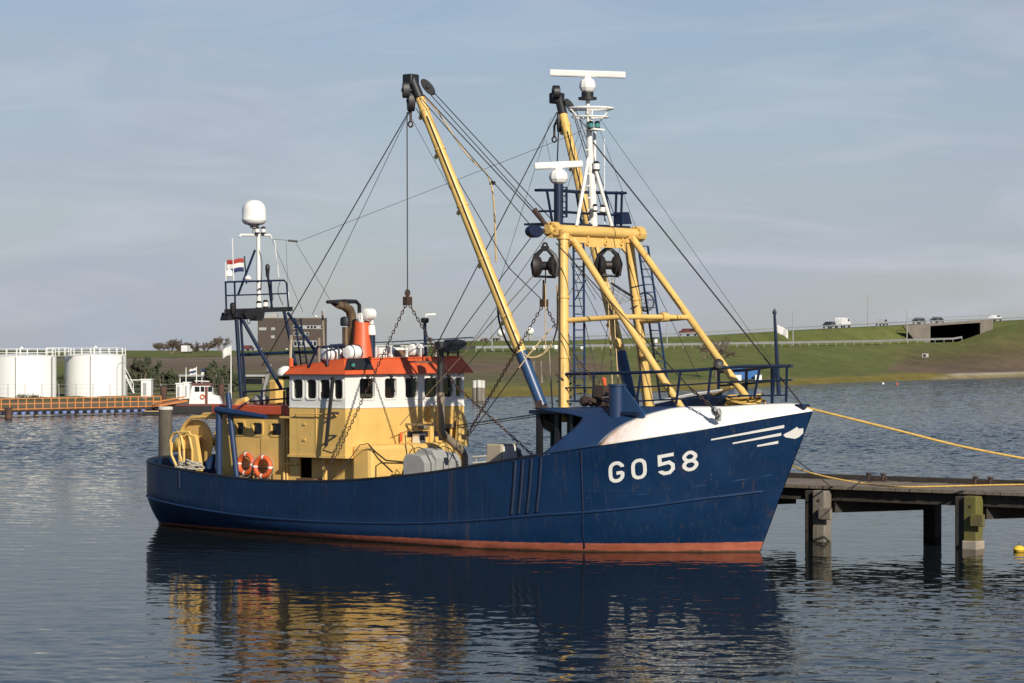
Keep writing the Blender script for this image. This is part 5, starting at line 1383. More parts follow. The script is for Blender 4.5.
# floodlight on the roof's port corner
m = MB(); pp = [pX(446, 352, -12.8), pX(455, 354, -12.8), pX(468, 344, -12.8), pX(465, 340.5, -12.8), pX(453, 341.5, -12.8)]
m.prism(pp, (-.35, 0, .05)); P(m, 'floodlight', M['black'], wh, bevel=.03)
m = MB(); q = pX(458, 351, -12.95); m.bar(V((q.x, q.y, 4.95)), q, .05); q = pX(448, 352, -12.95); m.bar(V((q.x, q.y, 4.95)), q, .05); P(m, 'floodlight_stand', M['black'], wh)
m = MB(); a, b = pX(426, 360, -13), pX(424.8, 323, -13); m.cyl(a - V((0, 0, .1)), b, .05, 8); ap = P(m, 'antenna_post', M['navy'], wh)
m = MB(); m.lathe([(.10, 0), (.12, .04), (.12, .14), (.05, .16)], b, n=12); P(m, 'post_lamp', M['black'], wh); m = MB(); m.bar(b + V((.05, .0, .25)), b + V((.1, .35, .27)), .05); m.cyl(b, b + V((.05, 0, .27)), .02, 5); P(m, 'wind_vane', M['plastic'], wh)
# white lamp at the aft starboard corner
m = MB(); m.lathe([(.01, -.02), (.24, .0), (.26, .06), (.2, .2), (.08, .27), (.01, .28)], pY(285.5, 375.5, -2.5), n=18); P(m, 'corner_lamp', M['plastic'], wh)
m = MB(); m.lathe([(.01, -.12), (.2, -.08), (.23, -.025), (.01, -.022)], pY(285, 375.5, -2.5), n=18); m.bar(pY(285, 378, -2.5), V((xr, -yw_ + .2, 4.5)), .05); P(m, 'lamp_base', M['black'], wh)
m = MB(); m.cyl(pY(291, 371, -2.2), pY(291, 358, -2.2), .07, 8); P(m, 'orange_bottle', M['buoy'], wh)

# ---- dark pipe before the wheelhouse
px_ = -11.2
m = MB(); m.cyl(pX(440.5, 394, px_), pX(440.5, 348, px_), .10, 12); m.cyl(pX(440.5, 350, px_), pX(440.5, 341.5, px_), .17, 14); vp = P(m, 'vent_mast', M['black'])
m = MB(); m.tube([pX(440.5, 392.5, px_), pX(440.8, 431, px_), pX(443, 434, px_), pX(463, 452, px_), pX(464.5, 456, px_), V((pX(464.5, 456, px_).x, pX(464.5, 456, px_).y, .8))], [.115, .115, .115, .11, .11, .11], 14); P(m, 'lower_pipe', M['pipe'], vp)
m = MB(); m.bar(pX(440.5, 425, px_), V((xf, pX(440.5, 425, px_).y, pX(440.5, 425, px_).z)), .06); m.bar(pX(440.5, 362, px_), V((xf, pX(440.5, 362, px_).y + .1, pX(440.5, 362, px_).z)), .05); P(m, 'pipe_bracket', M['pipe'], vp)

# ---- grey covered machine and the beige box on deck
c = pX(431, 470, -10.5); c.z = 1.15; o = onboat('covered_winch', 'deck winch under three grey canvas covers in front of the yellow wheelhouse', 'winch', c)
def hump(mb, x0, x1, y0, y1, z0, z1, rr=.3):
    pr = [(0, z0), (0, lerp(z0, z1, .84)), (.12, lerp(z0, z1, .97)), (.4, z1), (.8, lerp(z0, z1, .96)), (1, lerp(z0, z1, .78)), (1, z0)]
    mb.prism([V((lerp(x0, x1, t), y0, z)) for t, z in pr], (0, y1 - y0, 0))
for i, (ya, yb2, zz) in enumerate(((-.74, -.26, 1.26), (-.23, .30, 1.40), (.33, .86, 1.28))):
    m = MB(); hump(m, -.42, .42, ya, yb2, .12, zz); m.build('canvas_cover', M['tarp'], o, bevel=.035)
m = MB()
for y in (-.5, .03, .6): m.tube([(-.44, y, .2), (-.44, y, 1.16), (-.3, y, 1.36), (-.03, y, 1.44), (.22, y, 1.36), (.44, y, 1.0), (.44, y, .2)], .014, 4)
m.build('lashing', M['hosepipe'], o)
m = MB(); m.box((0, .05, .06), (.8, 1.7, .12)); m.build('base_frame', M['iron'], o)
c = pX(502, 466, -8.0); c.z = 1.3; o = onboat('deck_locker', 'beige and white locker on deck between wheelhouse and derrick foot', 'locker', c)
m = MB(); m.bb((-.28, -.36, .15), (.28, .34, 1.42)); m.build('body', M['beige'], o, bevel=.04); m = MB(); m.bb((.283, -.30, .2), (.31, .29, 1.36)); m.build('door', M['white'], o, bevel=.02); m = MB(); m.tube([(.1, .3, 1.3), (.1, .58, 1.2), (.1, .74, .8), (.1, .74, .05)], .1, 10); m.build('outlet_pipe', M['galv'], o)
m = MB(); m.bb((-.35, -1.8, .0), (.35, .55, .12)); m.build('base', M['iron'], o)
m = MB(); 
for py in (457, 463): m.tube([pX(472, py, -8.3), pX(514, py - 3, -8.3)], .035, 6)
for px in (476, 486, 497, 512): q = pX(px, 457, -8.3); m.bar(V((q.x, q.y, 1.3)), q, .04)
P(m, 'deck_rail', M['galv'])
m = MB(); m.bb((-8.8, -1.0, 1.0), (-8.0, 2.0, 1.75)); P(m, 'fish_hatch', M['deckgrey'], bevel=.04)

# ---- net drum and frames at the stern
dc = pY(197, 442, -1.75)
m = MB(); m.lathe([(.02, -.02), (.68, -.02), (.68, .02), (.02, .02)], dc, (0, 1, 0), 32); nd = P(m, 'net_drum', M['yellow'])
m = MB(); m.lathe([(.02, -.02), (.56, -.02), (.56, .02), (.02, .02)], dc + V((0, 1.25, 0)), (0, 1, 0), 32); P(m, 'far_flange', M['yellow'], nd)
m = MB(); m.cyl(dc + V((0, -.1, 0)), dc + V((0, 1.3, 0)), .13, 12); m.lathe([(.2, 0), (.24, .05), (.24, .3), (.14, .34)], dc + V((0, -.4, 0)), (0, 1, 0), 14); P(m, 'axle', M['yellow2'], nd)
m = MB(); y_ = -1.9
m.tube([V((pY(180, 440, y_).x, y_, 1.1)), pY(180, 440, y_), pY(181.5, 431, y_), pY(185, 424, y_), pY(192, 417.5, y_), pY(205, 417, y_), pY(228, 417.5, y_)], .06, 8); m.tube([pY(201, 417, y_), pY(204, 414, y_), pY(228, 414, y_)], .05, 8); P(m, 'overhead_pipe', M['yellow'], nd)
m = MB(); y_ = -2.25
for dxx in (0, .36):
    m.tube([q + V((dxx, 0, 0)) for q in (pY(176.5, 466, y_), pY(171.5, 455, y_), pY(170.5, 440, y_), pY(173, 434, y_), pY(178, 432, y_), pY(181, 435, y_), pY(184, 450, y_), pY(184, 462, y_), pY(180, 467, y_))], .04, 8)
m.tube([pY(177, 432.5, y_), pY(189, 432, y_), pY(191.5, 436, y_)], .04, 8); P(m, 'motor_guard', M['yellow'], nd)
m = MB(); m.prism([pY(190, 436, y_), pY(195, 436, y_), pY(200.5, 471, y_), pY(194, 471, y_)], (0, .14, 0)); m.prism([pY(186, 440, y_ + .2), pY(190, 438, y_ + .2), pY(194, 471, y_ + .2), pY(187, 471, y_ + .2)], (0, .1, 0)); P(m, 'support_leg', M['yellow'], nd)
m = MB(); m.lathe([(.1, 0), (.2, .04), (.2, .22), (.12, .28)], pY(184, 443, y_ + .25), (0, -1, 0), 14); m.lathe([(.1, 0), (.16, .04), (.14, .3)], pY(180, 447, y_ + .25), (-1, -.5, 0), 12); P(m, 'drum_motor', M['yellow2'], nd)
# blue posts and boom
m = MB(); a = pY(219, 410, -2.55); m.cyl(V((a.x, a.y, .85)), a, .10, 12); m.cyl(a, a + V((0, 0, .06)), .13, 12); P(m, 'gallows_post', M['blue2'])
m = MB(); a, b = pY(228, 393, -2.5), pY(237, 478, -2.5); m.cyl(b, a, .085, 12); P(m, 'gallows_post', M['blue2'])
m = MB(); m.tube([pY(216, 409.5, -2.6), pY(234, 412.5, -2.6), pY(266, 417, -2.6)], [.10, .10, .07], 10); m.bar(pY(228, 414, -2.5), pY(252, 399, -2.3), .03); P(m, 'swing_boom', M['blue2'])
m = MB(); m.bb((-19.2, -1.2, .9), (-18.15, 1.8, 1.95)); P(m, 'stern_locker', M['black'], bevel=.03)
o = onboat('rope_pile', 'pale coiled rope piled on the stern rail below the yellow drum', 'rope', pY(190, 471, -2.75))
m = MB(); rnd = random.Random(8)
for k in range(12): 
    m.torus((rnd.uniform(-.28, .32), rnd.uniform(-.1, .2), .05 + .022 * k * rnd.random() + (.1 if k > 7 else 0)), (rnd.gauss(0, .3), rnd.gauss(0, .3), 1), rnd.uniform(.14, .30), .028, 20, 5, rnd.uniform(.6, 1))
m.build('coil', M['rope_pale'], o)
# lifebuoys on their rack
m = MB(); a = pY(238, 467.5, -2.36); b = pY(273, 468.5, -2.36); m.tube([a, b], .02, 6)
for px in (239, 252, 260, 272): q = pY(px, 468, -2.36); m.bar(V((q.x, q.y, 1.0)), q, .03)
P(m, 'buoy_rack', M['black'])
def lifebuoy(c, label, tilt=0):
    o = onboat('lifebuoy', label, 'lifebuoy', c, 'orange lifebuoys on the deckhouse side'); ax = V((tilt, -1, .08))
    m = MB(); m.torus((0, 0, .37), ax, .275, .075, 36, 12); m.build('ring', M['buoy'], o)
    for k in range(4):
        z = ax.normalized(); x = z.orthogonal().normalized(); y = z.cross(x); a0 = k * math.pi / 2 + .75
        q = MB(); pts = [V((0, 0, .37)) + (x * math.cos(a0 + j * .045) + y * math.sin(a0 + j * .045)) * .275 for j in range(-2, 3)]; q.tube(pts, .0785, 12); q.build('reflective_band', M['plastic'], o)
    m = MB(); z = ax.normalized(); x = z.orthogonal().normalized(); y = z.cross(x)
    m.tube([V((0, 0, .37)) + (x * math.cos(i * .2618) + y * math.sin(i * .2618)) * (.385 + .02 * abs(math.sin(i * .2618 * 2 + .1))) for i in range(24)], .01, 5, closed=True); m.build('grab_line', M['rope_pale'], o)
lifebuoy(pY(245.7, 464, -2.40) - V((0, 0, .37)), 'orange lifebuoy on the deckhouse side, the one nearer the stern')
lifebuoy(pY(262.8, 467, -2.42) - V((0, 0, .37)), 'orange lifebuoy tilted on its rack, nearer the wheelhouse door', .12)

# ---- aft mast frame
ax_ = -17.6
def A(px, py, off=0): return pX(px, py, ax_ + off)
m = MB(); t0 = A(236, 312); b0 = A(242, 405, .1); 
mf = P(MB().tube([t0, V((b0.x, b0.y, 3.68))], .062, 10), 'aft_mast_frame', M['navy'])
m = MB(); m.tube([A(240.5, 316), V((A(246, 405).x, A(246, 405).y, 3.68))], .042, 8); P(m, 'leg', M['navy'], mf)
m = MB(); q = A(297, 372, .2); m.tube([A(284, 311), q], .052, 10); P(m, 'leg', M['navy'], mf)
for a, b, r in ((A(241, 317), pX(281, 388, -16.0), .055), (A(288, 313), pX(326, 366, -15.9), .048)):
    m = MB(); m.tube([a, b], r, 8); P(m, 'brace', M['navy'], mf)
m = MB(); m.tube([A(241, 354.5), A(296, 352.3), pX(325, 352, -16.4)], .048, 8); P(m, 'cross_tube', M['navy'], mf)
m = MB()
for k in (0, -.4): m.bar(A(226, 311.5, k), A(291, 309, k), .11, .14)
m.bar(A(226, 311.5), A(226, 311.5, -.4), .11, .14); m.bar(A(291, 309), A(291, 309, -.4), .11, .14); P(m, 'platform_frame', M['black'], mf)
m = MB(); m.grid([[A(228, 309.8), A(228, 309.8, -.4)], [A(289, 307.5), A(289, 307.5, -.4)]], False); P(m, 'platform_grating', M['black'], mf, solid=.03)
m = MB(); m.prism([A(227, 320.5, .05), A(264, 318.5, .05), A(265, 311.5, .05), A(229, 312.5, .05)], (-.3, 0, 0)); m.lathe([(.1, -.15), (.14, 0), (.14, .15)], A(245, 314.5, .1), (1, 0, 0), 12); P(m, 'floodlight_bar', M['black'], mf)
m = MB()
for k in (0, -.4):
    m.tube([A(225.5, 282, k), A(284, 280.3, k), A(286.5, 283, k), A(288.5, 308, k)], .03, 6); m.tube([A(227, 295.5, k), A(287, 293.5, k)], .022, 6)
    for px in (225.5, 234.5, 271): m.bar(A(px, 281.5, k), A(px + .8, 309.5, k), .04)
for px, py in ((225.5, 282), (284, 280.3), (227, 295.5)): m.tube([A(px, py), A(px, py, -.4)], .025, 6)
P(m, 'platform_railing', M['navy'], mf)
m = MB(); m.tube([A(259, 308, -.45), A(258.3, 236, -.45)], [.07, .06], 10); pole = P(m, 'radome_pole', M['white'], mf)
m = MB(); m.bar(A(255, 250, -.45), A(238, 295, -.45), .05); P(m, 'pole_stay', M['navy'], mf)
m = MB(); m.tube([A(239.5, 237, -.45), A(240.5, 235, -.45), A(270, 235, -.45), A(271.5, 238.5, -.45)], .035, 6); P(m, 'crosstree', M['plastic'], mf)
c = A(254, 224.5, -.45); r_ = .365
m = MB(); m.lathe([(.01, 0), (.27, 0), (.34, .06), (r_, .11), (r_ + .008, .13), (r_ + .008, .17), (r_, .18), (r_, .42), (.345, .53), (.30, .62), (.23, .69), (.13, .735), (.01, .75)], c, n=28); P(m, 'radome', M['plastic'], mf)
m = MB(); m.lathe([(.05, -.3), (.05, -.12), (.12, -.10), (.12, -.05), (.22, 0)], c, n=14); P(m, 'radome_mount', M['galv'], mf)
nav_lamp(A(257.2, 234, -.35), mf, 'plastic', .08, .2); nav_lamp(A(263.3, 234, -.35), mf, 'plastic', .08, .2)
for px0, py0, px1, py1 in ((233.8, 283, 232.3, 238), (279, 277, 274.5, 240), (288.8, 308, 288.5, 292), (226, 282, 225.5, 262)):
    m = MB(); m.cyl(A(px0, py0, -.1), A(px1, py1, -.1), .014, 5); P(m, 'whip_antenna', M['plastic'], mf)
m = MB(); m.lathe([(.01, 0), (.11, .02), (.11, .16), (.06, .22), (.01, .24)], A(229, 277, -.1), n=14); P(m, 'small_radome', M['plastic'], mf)
m = MB(); m.lathe([(.01, 0), (.1, .02), (.1, .08), (.04, .13), (.01, .14)], A(248, 280, -.1), n=14); P(m, 'gps_dome', M['plastic'], mf)
m = MB(); m.lathe([(.05, 0), (.06, .2), (.07, .22), (.07, .34), (.02, .4)], A(267.5, 277, -.3), n=10); m.bar(A(272, 308, -.3), A(268, 277, -.3), .05); P(m, 'signal_lamp', M['black'], mf)
nav_lamp(A(265.5, 308, -.3), mf, 'plastic', .09, .22); nav_lamp(A(258.8, 309, -.2), mf, 'plastic', .09, .22)
fp0, fp1 = A(246.5, 284, -.5), A(244.3, 256, -.5)
m = MB(); m.cyl(fp0, fp1, .02, 6); P(m, 'flagstaff', M['black'], mf)
o = onboat('national_flag', 'red, white and blue striped flag flying at the stern mast', 'flag', fp1 - V((0, 0, .05)))
o.rotation_euler = (0, 0, R(8))
f = flag_mesh(.50, .40, ['flagred', 'flagwhite', 'flagblue'], 2, .12).build('cloth', [M['flagred'], M['flagwhite'], M['flagblue']], o, solid=.01, merge=True)
f.location = (-.02, 0, -.02)
for pts in ((A(259, 250, -.4), A(262, 262, -.3), A(261, 290, -.35)), (A(228, 309, .05), A(224.5, 313, .1), A(228, 318, .1)), (A(246, 317, .1), A(249, 324, .1), A(252, 317, .1)), (A(268, 284, -.2), A(273, 296, 0), A(270, 308, -.1)), (A(280, 282, 0), A(278, 292, 0), A(283, 305, 0)), (A(238, 318, .05), A(239, 345, .05), A(243, 380, .1), A(246, 404, .1))):
    m = MB(); m.tube([cat([tuple(p) for p in pts], i / 6) for i in range(6 * (len(pts) - 1))] + [pts[-1]], .012, 5); P(m, 'mast_cable', M['hosepipe'], mf)
m = MB(); m.lathe([(.06, 0), (.09, .1), (.09, .3), (.05, .34)], A(233, 314, .1), n=10); m.box(A(256, 318.5, .1), (.3, .25, .14)); m.bar(A(233, 316, .1), A(256, 318, .1), .06); P(m, 'deck_light', M['black'], mf)
m = MB(); a, b = A(297, 372, .2), A(290, 318, 0); m.bar(a + V((.12, .1, 0)), b + V((.1, .1, 0)), .035); m.bar(a + V((.12, .36, 0)), b + V((.1, .36, 0)), .035)
for i in range(9): q = a.lerp(b, (i + .5) / 9) + V((.11, .1, 0)); m.bar(q, q + V((0, .26, 0)), .03)
P(m, 'mast_ladder', M['navy'], mf)
m = MB(); m.cyl(A(291, 335, .2), A(290, 372, .2), .05, 8); m.cyl(A(290.5, 372, .2), A(291.5, 385, .2), .075, 8); P(m, 'pale_pipe', M['beige'], mf)
# clutter on the deckhouse roof
m = MB(); m.tube([pY(240, 392, -1.6), pY(262, 391, -1.6), pY(293, 388, -1.6)], .03, 6)
for px in (243, 262, 284): q = pY(px, 391, -1.6); m.bar(V((q.x, q.y, 3.7)), q, .04)
m.tube([pY(243, 402, -1.6), pY(293, 398, -1.6)], .025, 6); P(m, 'house_rail', M['navy'], house)
m = MB(); m.mat = 0; m.bb((-17.0, -1.2, 3.71), (-16.65, -.85, 4.45)); m.build('roof_ventilator', [M['yellow']], house, bevel=.06)
m = MB(); m.lathe([(.2, 0), (.26, .1), (.22, .24), (.05, .3)], (-17.5, -1.0, 3.71), n=14); P(m, 'roof_winch_drum', M['galv'], house); m = MB(); m.bar((-17.7, -.9, 3.7), (-17.1, -1.0, 4.9), .06); m.bar((-17.4, -1.1, 3.7), (-17.2, -1.0, 4.6), .09); m.lathe([(.07, -.06), (.07, .06)], (-17.15, -1.0, 4.75), (0, 1, 0), 10); P(m, 'davit', M['galv'], house)
m = MB(); m.bb((-15.9, -1.6, 3.71), (-14.9, .8, 4.25)); P(m, 'roof_skylight', M['black'], house, bevel=.05)
m = MB(); m.tube([pY(235, 411, -2.0), pY(240, 402, -2.0), pY(247, 400, -2.0)], [.13, .12, .1], 10); P(m, 'vent_cowl', M['yellow'], house)
m = MB(); m.tube([(-15.2, -.9, 3.7), (-15.2, -.9, 5.7)], .05, 8); m.tube([(-15.0, -.8, 3.7), (-15.1, -.85, 6.5)], .035, 6); P(m, 'roof_pipe', M['pipe'], house)

# ---- forecastle fittings
fr_ = MB()
top = [pY(566, 374, -1.9), pY(640, 372.5, -1.8), pY(690, 370.5, -1.3), pY(742, 366.5, -.7), pY(787, 366, -.12)]
mid = [pY(560, 388, -1.95), pY(640, 387, -1.85), pY(690, 384.5, -1.35), pY(745, 381, -.75), pY(787, 380, -.12)]
low = [pY(556, 401, -1.95), pY(640, 401, -1.85), pY(690, 398.5, -1.35), pY(745, 396, -.75), pY(788, 395, -.12)]
fr_.tube(top, .042, 8); fr_.tube(mid, .022, 6); fr_.tube(low, .022, 6)
for t_, b_, y0, y1 in (((594, 373.5), (593, 404), -1.9, -1.95), ((641, 372.5), (636, 405), -1.8, -1.9), ((680.5, 371), (676, 404), -1.4, -1.5), ((711, 369), (707.5, 401), -1.1, -1.2), ((760, 366.5), (754, 398), -.55, -.6), ((775.5, 366), (772, 402), -.3, -.35), ((787, 366), (786, 402), -.12, -.12)):
    fr_.bar(pY(*t_, y0), pY(*b_, y1), .05)
P(fr_, 'bow_railing', M['navy'])
m = MB(); tp = [V((p.x, -p.y, p.z)) for p in top]; m.tube(tp[1:], .045, 8); m.tube([V((p.x, -p.y, p.z)) for p in mid][1:], .028, 6)
for i in (1, 2, 3): m.bar(tp[i], tp[i] - V((0, 0, 1.1)), .06)
P(m, 'bow_railing', M['navy'])
s0, s1 = pY(779, 396, -.2), pY(774.5, 314, -.2)
m = MB(); m.tube([s0, s0.lerp(s1, .5), s1], [.06, .055, .035], 8); m.lathe([(.05, 0), (.06, .05), (.01, .14)], s1, n=8); P(m, 'jackstaff', M['navy'])
o = onboat('bow_flag', 'small faded white flag on the blue staff at the bow', 'flag', s0.lerp(s1, .87)); o.rotation_euler = (0, 0, R(-5))
f = flag_mesh(.30, .22, ['flagwhite', 'flagwhite'], 9, .55, False).build('cloth', [M['flagwhite'], M['flagwhite']], o, solid=.01, merge=True); f.location = (.04, 0, 0)
# windlass
wc = pY(733, 388, .1); m = MB(); m.lathe([(.15, -.45), (.24, -.42), (.24, -.3), (.14, -.27), (.14, .27), (.24, .3), (.24, .42), (.15, .45)], V((wc.x, wc.y, 3.9)), (0, 1, 0), 18); wl = P(m, 'windlass', M['navy'])
m = MB(); m.bb((wc.x - .25, wc.y - .5, 3.25), (wc.x + .25, wc.y + .5, 3.7)); m.bb((wc.x + .15, wc.y - .2, 3.7), (wc.x + .5, wc.y + .25, 4.15)); P(m, 'gearbox', M['black'], wl, bevel=.03)
o = onboat('rope_coil', 'yellow mooring rope coiled on the foredeck behind the bow railing', 'rope', pY(745, 402, -.25))
m = MB(); rnd = random.Random(4)
for k in range(9): m.torus((rnd.uniform(-.16, .16), rnd.uniform(-.12, .12), -.12 + .03 * k), (rnd.gauss(0, .12), rnd.gauss(0, .12), 1), rnd.uniform(.36, .5), .034, 26, 6)
m.tube([(-.3, -.2, .4), (-.9, -.1, .18), (-1.3, .2, .2)], .034, 6); m.build('coil', M['rope_yellow'], o)
# dark lamp on the rail and clutter by the near leg
m = MB(); q = pY(718, 365, -1.0); m.lathe([(.05, -.12), (.13, 0), (.14, .12), (.05, .16)], q, (.4, -.4, .2), 12); m.bar(q, q - V((0, 0, .2)), .05); P(m, 'deck_lamp', M['black'])
rnd = random.Random(12)
m = MB()
for k in range(9):
    a = pX(rnd.uniform(588, 612), rnd.uniform(396, 408), -3.9 + rnd.uniform(-.4, .4)); m.bar(a, a + V((rnd.uniform(-.4, .4), rnd.uniform(-.4, .4), rnd.uniform(-.1, .15))), rnd.uniform(.05, .16))
m.lathe([(.09, -.3), (.15, -.27), (.15, -.2), (.09, -.17), (.09, .2), (.15, .23)], pX(590, 401, -4.0), (0, 1, 0), 12); m.bb((-4.5, -1.3, 3.72), (-3.6, -.6, 4.05)); P(m, 'deck_winch', M['iron'])
m = MB()
for k in range(5): m.tube([pX(556 + k * 1.5, 374 + k * 7, -5.3), pX(563 + k, 380 + k * 6, -5.1), pX(571, 376 + k * 7, -5.2)], .03, 5)
P(m, 'leg_clamp', M['iron'])
m = MB(); a = pX(552, 440, -5.6); m.tube([V((a.x, a.y, 1.5)), V((a.x, a.y, 3.3))], .05, 6); m.lathe([(.2, 0), (.28, .2), (.22, .8), (.1, .95)], V((a.x, a.y - .15, 1.45)), n=12); P(m, 'hose_reel', M['green'])

# ---- rigging
def wire(a, b, r=.013, mat='wire', sag=0, name='wire_rope'):
    m = MB(); n = 1 if not sag else 10
    m.tube([a.lerp(b, i / n) - V((0, 0, sag * 4 * (i / n) * (1 - i / n))) for i in range(n + 1)], r, 6); return P(m, name, M[mat])
T1, T2 = booms[0][1], booms[1][1]
HB = pX(411, 108, -9.9)                                   # under the starboard head block
wire(HB, pX(262, 366, -17.2), .016)                       # topping wires running aft
wire(HB + V((-.05, 0, -.1)), pX(312, 315, -15.5), .008)
wire(pX(407, 112, -9.9), pX(407.5, 292, -9.9), .016)
wire(pX(408, 112, -9.9), pX(490, 262, -7.5), .007)
for (x0, y0), (x1, y1), r in (((432.5, 91), (553, 221), .014), ((429, 93), (549, 226), .013), ((424, 95), (551, 231), .016), ((420, 97), (533, 228), .013)):
    wire(pX(x0, y0, -9.5), pX(x1, y1, gx - .25), r)
wire(pX(416, 108, -9.7), pX(509, 268, -7.0), .013); wire(pX(509, 268, -7.0), pX(545, 303, gx - .3), .013)
B2 = pX(557, 112, -9.7)
wire(B2, pX(431, 356, -12.9), .016); wire(pX(551, 118, -9.7), pX(497, 290, -9.4), .007); wire(pX(546, 140, -9.7), pX(552, 168, -9.7), .006)
wire(pX(558.5, 130, -9.7), pX(557, 168, -8), .02, 'wire')
for (x0, y0), (x1, y1), r in (((572, 110), (606, 222), .013), ((574, 112), (612, 225), .012), ((576, 110), (618, 225), .012)): wire(pX(x0, y0, -9.4), pX(x1, y1, gx - .2), r)
wire(pX(532, 236, gx - .2), pX(455, 340, -10.5), .014); wire(pX(455, 340, -10.5), pX(448, 349, -10.8), .012)
wire(pX(533, 276, gx - .2), pX(400, 425, -11.9), .013, 'rope_tan'); wire(pX(541, 279, gx - .2), pX(405, 438, -11.9), .009, 'wire')
wire(pX(300, 241, -17.4), pX(582, 131, mx_), .006); wire(pX(272, 239, -18.05), pX(289, 240.5, -17.6), .006); wire(pX(298, 241.5, -17.4), pX(288, 240.5, -17.6), .03)
wire(pX(296, 243, -17.4), pX(330, 300, -14.3), .006); wire(pX(272, 240, -18), pX(303, 312, -16), .006); wire(pX(286, 241, -17.8), pX(288, 292, -17.6), .005)
fs_ = pY(803, 406, 0)
wire(pX(593, 142, mx_), fs_, .020); wire(pX(601, 120, mx_), pY(779, 373, -.2), .006)
wire(pX(556, 243, gx + .1), pY(690, 388, -2.0), .016); 
wire(pX(627, 236, gx + .2), pX(728, 372, -1.8), .012)
wire(pY(457, 425.5, -.5), pX(542, 413.5, -5.9), .016); wire(pY(457, 428, -.5), pX(542, 415.5, -5.9), .012)
wire(pX(607, 278, gx + .1), pX(613, 398, -4.3), .016, 'rope_tan'); wire(pX(612, 278, gx + .1), pX(619, 400, -4.3), .016, 'rope_tan'); wire(pX(575, 270, gx + .1), pX(612, 345, -4.5), .008)
wire(pX(545.5, 262, gx - .2), pX(545.5, 350, gx - .2), .016, 'rope_tan'); wire(pX(549, 350, gx - .3), pX(553.5, 425, -5.6), .022, 'pipe')
wire(pX(586, 280, gx), pX(575, 300, gx + .2), .02); 
# tan hose from the boom head, black hose on the boom
for (x0, y0, u0), (x1, y1, u1), r in (((558, 240, gx), (640, 352, -4), .009), ((560, 238, gx), (596, 300, -5), .008), ((600, 238, gx), (566, 300, -5.4), .008), ((590, 100, mx_), (560, 190, gx), .006), ((600, 130, mx_), (636, 228, gx), .006), ((584, 135, mx_), (556, 224, gx), .006), ((549, 232, gx), (470, 345, -10.2), .009), ((620, 245, gx), (598, 392, -4), .008), ((571, 262, gx), (602, 398, -4.2), .01), ((567, 330, -5.2), (588, 395, -4.2), .01), ((637, 250, gx), (700, 380, -2), .008)):
    wire(pX(x0, y0, u0), pX(x1, y1, u1), r)
def hang(name, pts, r, mat): m = MB(); m.tube(smooth(pts), r, 7); return P(m, name, M[mat])
def smooth(pts, n=6):
    out = []
    for i in range(len(pts) - 1):
        for k in range(n): out.append(cat([tuple(p) for p in pts], i + k / n))
    return out + [pts[-1]]
hang('tan_hose', [pX(408, 78, -9.9), pX(424, 96, -9.6), pX(438, 112, -9.3), pX(455, 138, -9.0), pX(470, 158, -8.6), pX(485, 172, -8.3), pX(491.5, 184, -8.1)], .022, 'rope_tan')
hang('tan_hose', [pX(491.5, 184, -8.1), pX(493.5, 200, -8.0), pX(495, 225, -8.0), pX(496, 262, -7.9)], .028, 'rope_tan')
m = MB(); m.box(pX(492.5, 183, -8.1), (.12, .12, .1)); P(m, 'hose_clamp', M['black'])
hang('hydraulic_hose', [pX(497.5, 300, -7.3), pX(499, 320, -7.2), pX(505, 338, -7.1), pX(512, 350, -6.9), pX(517, 354, -6.8)], .03, 'hosepipe')
hang('rope_loop', [pX(523, 353, -6.3), pX(530, 357.5, -6.1), pX(541, 355, -5.9), pX(551, 345, -5.7), pX(556.5, 330, -5.6), pX(557.5, 312, -5.55), pX(557, 285, -5.5)], .024, 'rope_tan')
hang('rope_loop', [pX(519, 368, -6.2), pX(530, 353, -6.0), pX(543, 338, -5.9), pX(554, 325, -5.7)], .018, 'rope_tan')
# chain bridles
def chain(a, b, name='chain', r=.014, pitch=.105, sag=0):
    m = MB(); L_ = (b - a).length; n = max(2, int(L_ / pitch)); d = (b - a).normalized(); s1 = d.orthogonal().normalized(); s2 = d.cross(s1)
    for i in range(n):
        t = (i + .5) / n; c = a.lerp(b, t) - V((0, 0, sag * 4 * t * (1 - t))); sd = s1 if i % 2 else s2
        pts = [c + d * math.cos(k * math.pi / 4) * pitch * .62 + sd * math.sin(k * math.pi / 4) * pitch * .33 for k in range(8)]
        m.tube(pts, r, 4, closed=True)
    return P(m, name, M['chain'])
cb = pX(407.5, 301, -9.9)
m = MB(); m.tube([pX(407.5, 291, -9.9), cb], [.04, .05], 8); m.box(cb, (.16, .22, .24)); m.torus(pX(407.5, 293, -9.9), (1, 0, 0), .08, .03, 14, 6); P(m, 'bridle_plate', M['chain'])
chain(cb, V((-12.3, -3.3, 2.0)) if False else pY(337, 455, -3.0)); chain(pY(337, 455, -3.0), pY(318, 480, -3.2))
chain(cb, pX(455, 385, -9.0)); chain(pX(455, 385, -9.0), pX(537, 459, -6.6), r=.014)
cb2 = pX(544, 303, gx - .3)
m = MB(); m.tube([pX(543.5, 280, gx - .25), cb2], [.025, .05], 8); m.box(cb2, (.15, .2, .2)); P(m, 'bridle_plate', M['chain'])
chain(cb2, pX(521, 343, -6.1)); chain(pX(521, 343, -6.1), pX(466, 437, -8.9), r=.016); chain(cb2, pX(557, 328, -5.3)); wire(pX(557, 328, -5.3), pX(580, 362, -4.6), .013); chain(pX(580, 362, -4.6), pX(599, 388, -3.9)); 
wire(pX(521, 365, -6.2), pX(468, 437, -8.9), .014, 'wire')
m = MB(); m.box(pX(465, 437, -8.9), (.14, .14, .14)); P(m, 'shackle', M['iron'])
